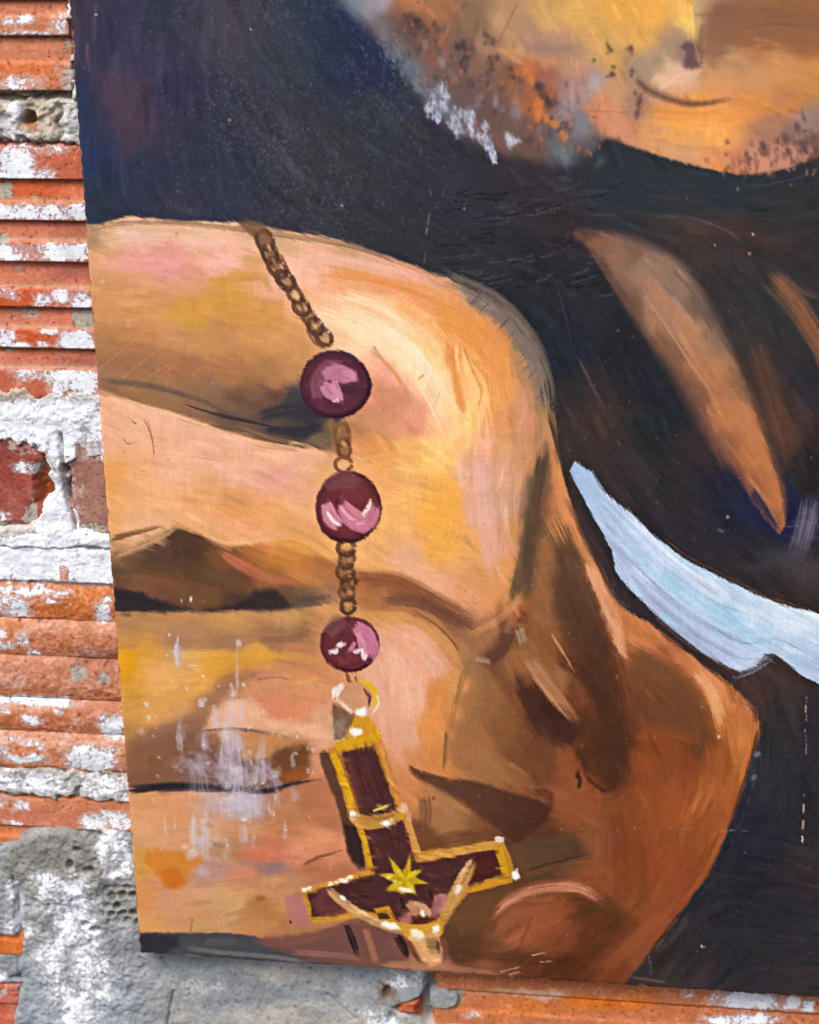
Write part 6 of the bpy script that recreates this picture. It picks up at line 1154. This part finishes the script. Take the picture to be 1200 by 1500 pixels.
# worn rim where the paint has chipped to wood and primer
dl = DX-PX0-fx_; db = DZ-PZ0-fz_
chip = np.maximum(sst(.42, .56, fbm(UZ*170, UX*170, 111, 4)-dl*160), 0.9*sst(.5, .62, fbm(UX*150, UZ*150, 117, 4)-db*150))
CV = CV*(1-chip[..., None])+np.array([150, 110, 84.])*chip[..., None]
prim = sst(.52, .62, fbm(UX*60, UZ*60, 121, 4)-db*130)*sst(PX0+.005, PX0+.02, UX)
CV = CV*(1-prim[..., None]*.7)+np.array([196, 180, 168.])*prim[..., None]*.7
RV = np.clip(RV, -1, 3.5)*0.00007
VY = FRONT-RV+0.0012*(sst(0.0, 1.0, 1-dl/0.002)**2+sst(0.0, 1.0, 1-db/0.002)**2)*0.5
V = np.stack([DX-PL[0], VY-PL[1], DZ-PL[2]], -1).reshape(-1, 3)
CA = alb(CV.reshape(-1, 3))
Q = grid_quads(*DX.shape)[:, ::-1]
li = np.clip((sq-CY0).astype(int), 0, CH-1); lj = np.clip((sp-CX0).astype(int), 0, CW-1)
LF = LAB[li, lj][:-1, :-1].reshape(-1)
NAMES = {1: 'painted_dark_clothing', 2: 'painted_bearded_chin', 3: 'painted_lapel', 4: 'painted_hand', 5: 'painted_collar', 7: 'painted_chain', 8: 'painted_chain', 9: 'painted_chain', 10: 'painted_bead', 11: 'painted_bead', 12: 'painted_bead', 13: 'painted_crucifix', 14: 'painted_ribbon', 15: 'painted_ring', 16: 'painted_star'}
PLAB = {1: 'dark blue and brown painted cloth', 2: 'painted bearded chin in orange and brown', 3: 'painted brown lapel fold', 4: 'painted clasped hand in ochre and brown', 5: 'pale blue white painted collar', 10: 'plum bead at the top of the rosary', 11: 'red plum bead in the middle of the rosary', 12: 'small plum bead above the ring', 13: 'gold edged dark red crucifix', 16: 'yellow star on the crucifix'}
OB = {}
for k, nm in NAMES.items():
    q = Q[LF == k]
    if not len(q): continue
    u, inv = np.unique(q, return_inverse=True)
    par = OB[13] if k in (14, 15, 16) else panel
    OB[k] = make_mesh(nm, V[u], inv.reshape(-1, 4), M_PAINT, par, {'Col': CA[u]})
    if k in PLAB: OB[k]['label'] = PLAB[k]
# wooden board behind the paint, following the frayed edge
zs = uz[::3]; xs = ux[::3]
ex = PX0+fray(zs, 3.3)+0.0005*sst(.62, .75, vnoise(zs*420, zs*0+9, 3)); ez = PZ0+fray(xs, 7.7)+0.0006*sst(.6, .75, vnoise(xs*350, xs*0+5, 8))
loop = np.concatenate([np.stack([ex, np.maximum(zs, ez[0])], 1), np.array([[PX1, PZ1]]), np.stack([xs, ez], 1)[::-1]])
ring = [(-0.0002, FRONT+0.0011), (0.0, FRONT+0.004), (0.0006, FRONT+THICK)]
VB = np.concatenate([np.stack([loop[:, 0]+o*0-PL[0], np.full(len(loop), yv)-PL[1], loop[:, 1]-PL[2]], 1) for o, yv in ring]); nL = len(loop)
i = np.arange(nL); jn = (i+1) % nL
QB = np.concatenate([np.stack([i+k*nL, jn+k*nL, jn+(k+1)*nL, i+(k+1)*nL], 1) for k in range(2)])
cc_ = len(VB); cen = np.array([[(PX0+PX1)/2-PL[0], FRONT+0.0011-PL[1], (PZ0+PZ1)/2-PL[2]], [(PX0+PX1)/2-PL[0], FRONT+THICK-PL[1], (PZ0+PZ1)/2-PL[2]]])
VB = np.concatenate([VB, cen])
i2 = np.arange(0, nL-1, 2)
QB = np.concatenate([QB, np.stack([np.full(len(i2), cc_+1), i2+2*nL, i2+1+2*nL, (i2+2) % nL+2*nL], 1)])
make_mesh('board', VB, QB, M_WOOD, panel, smooth=False)
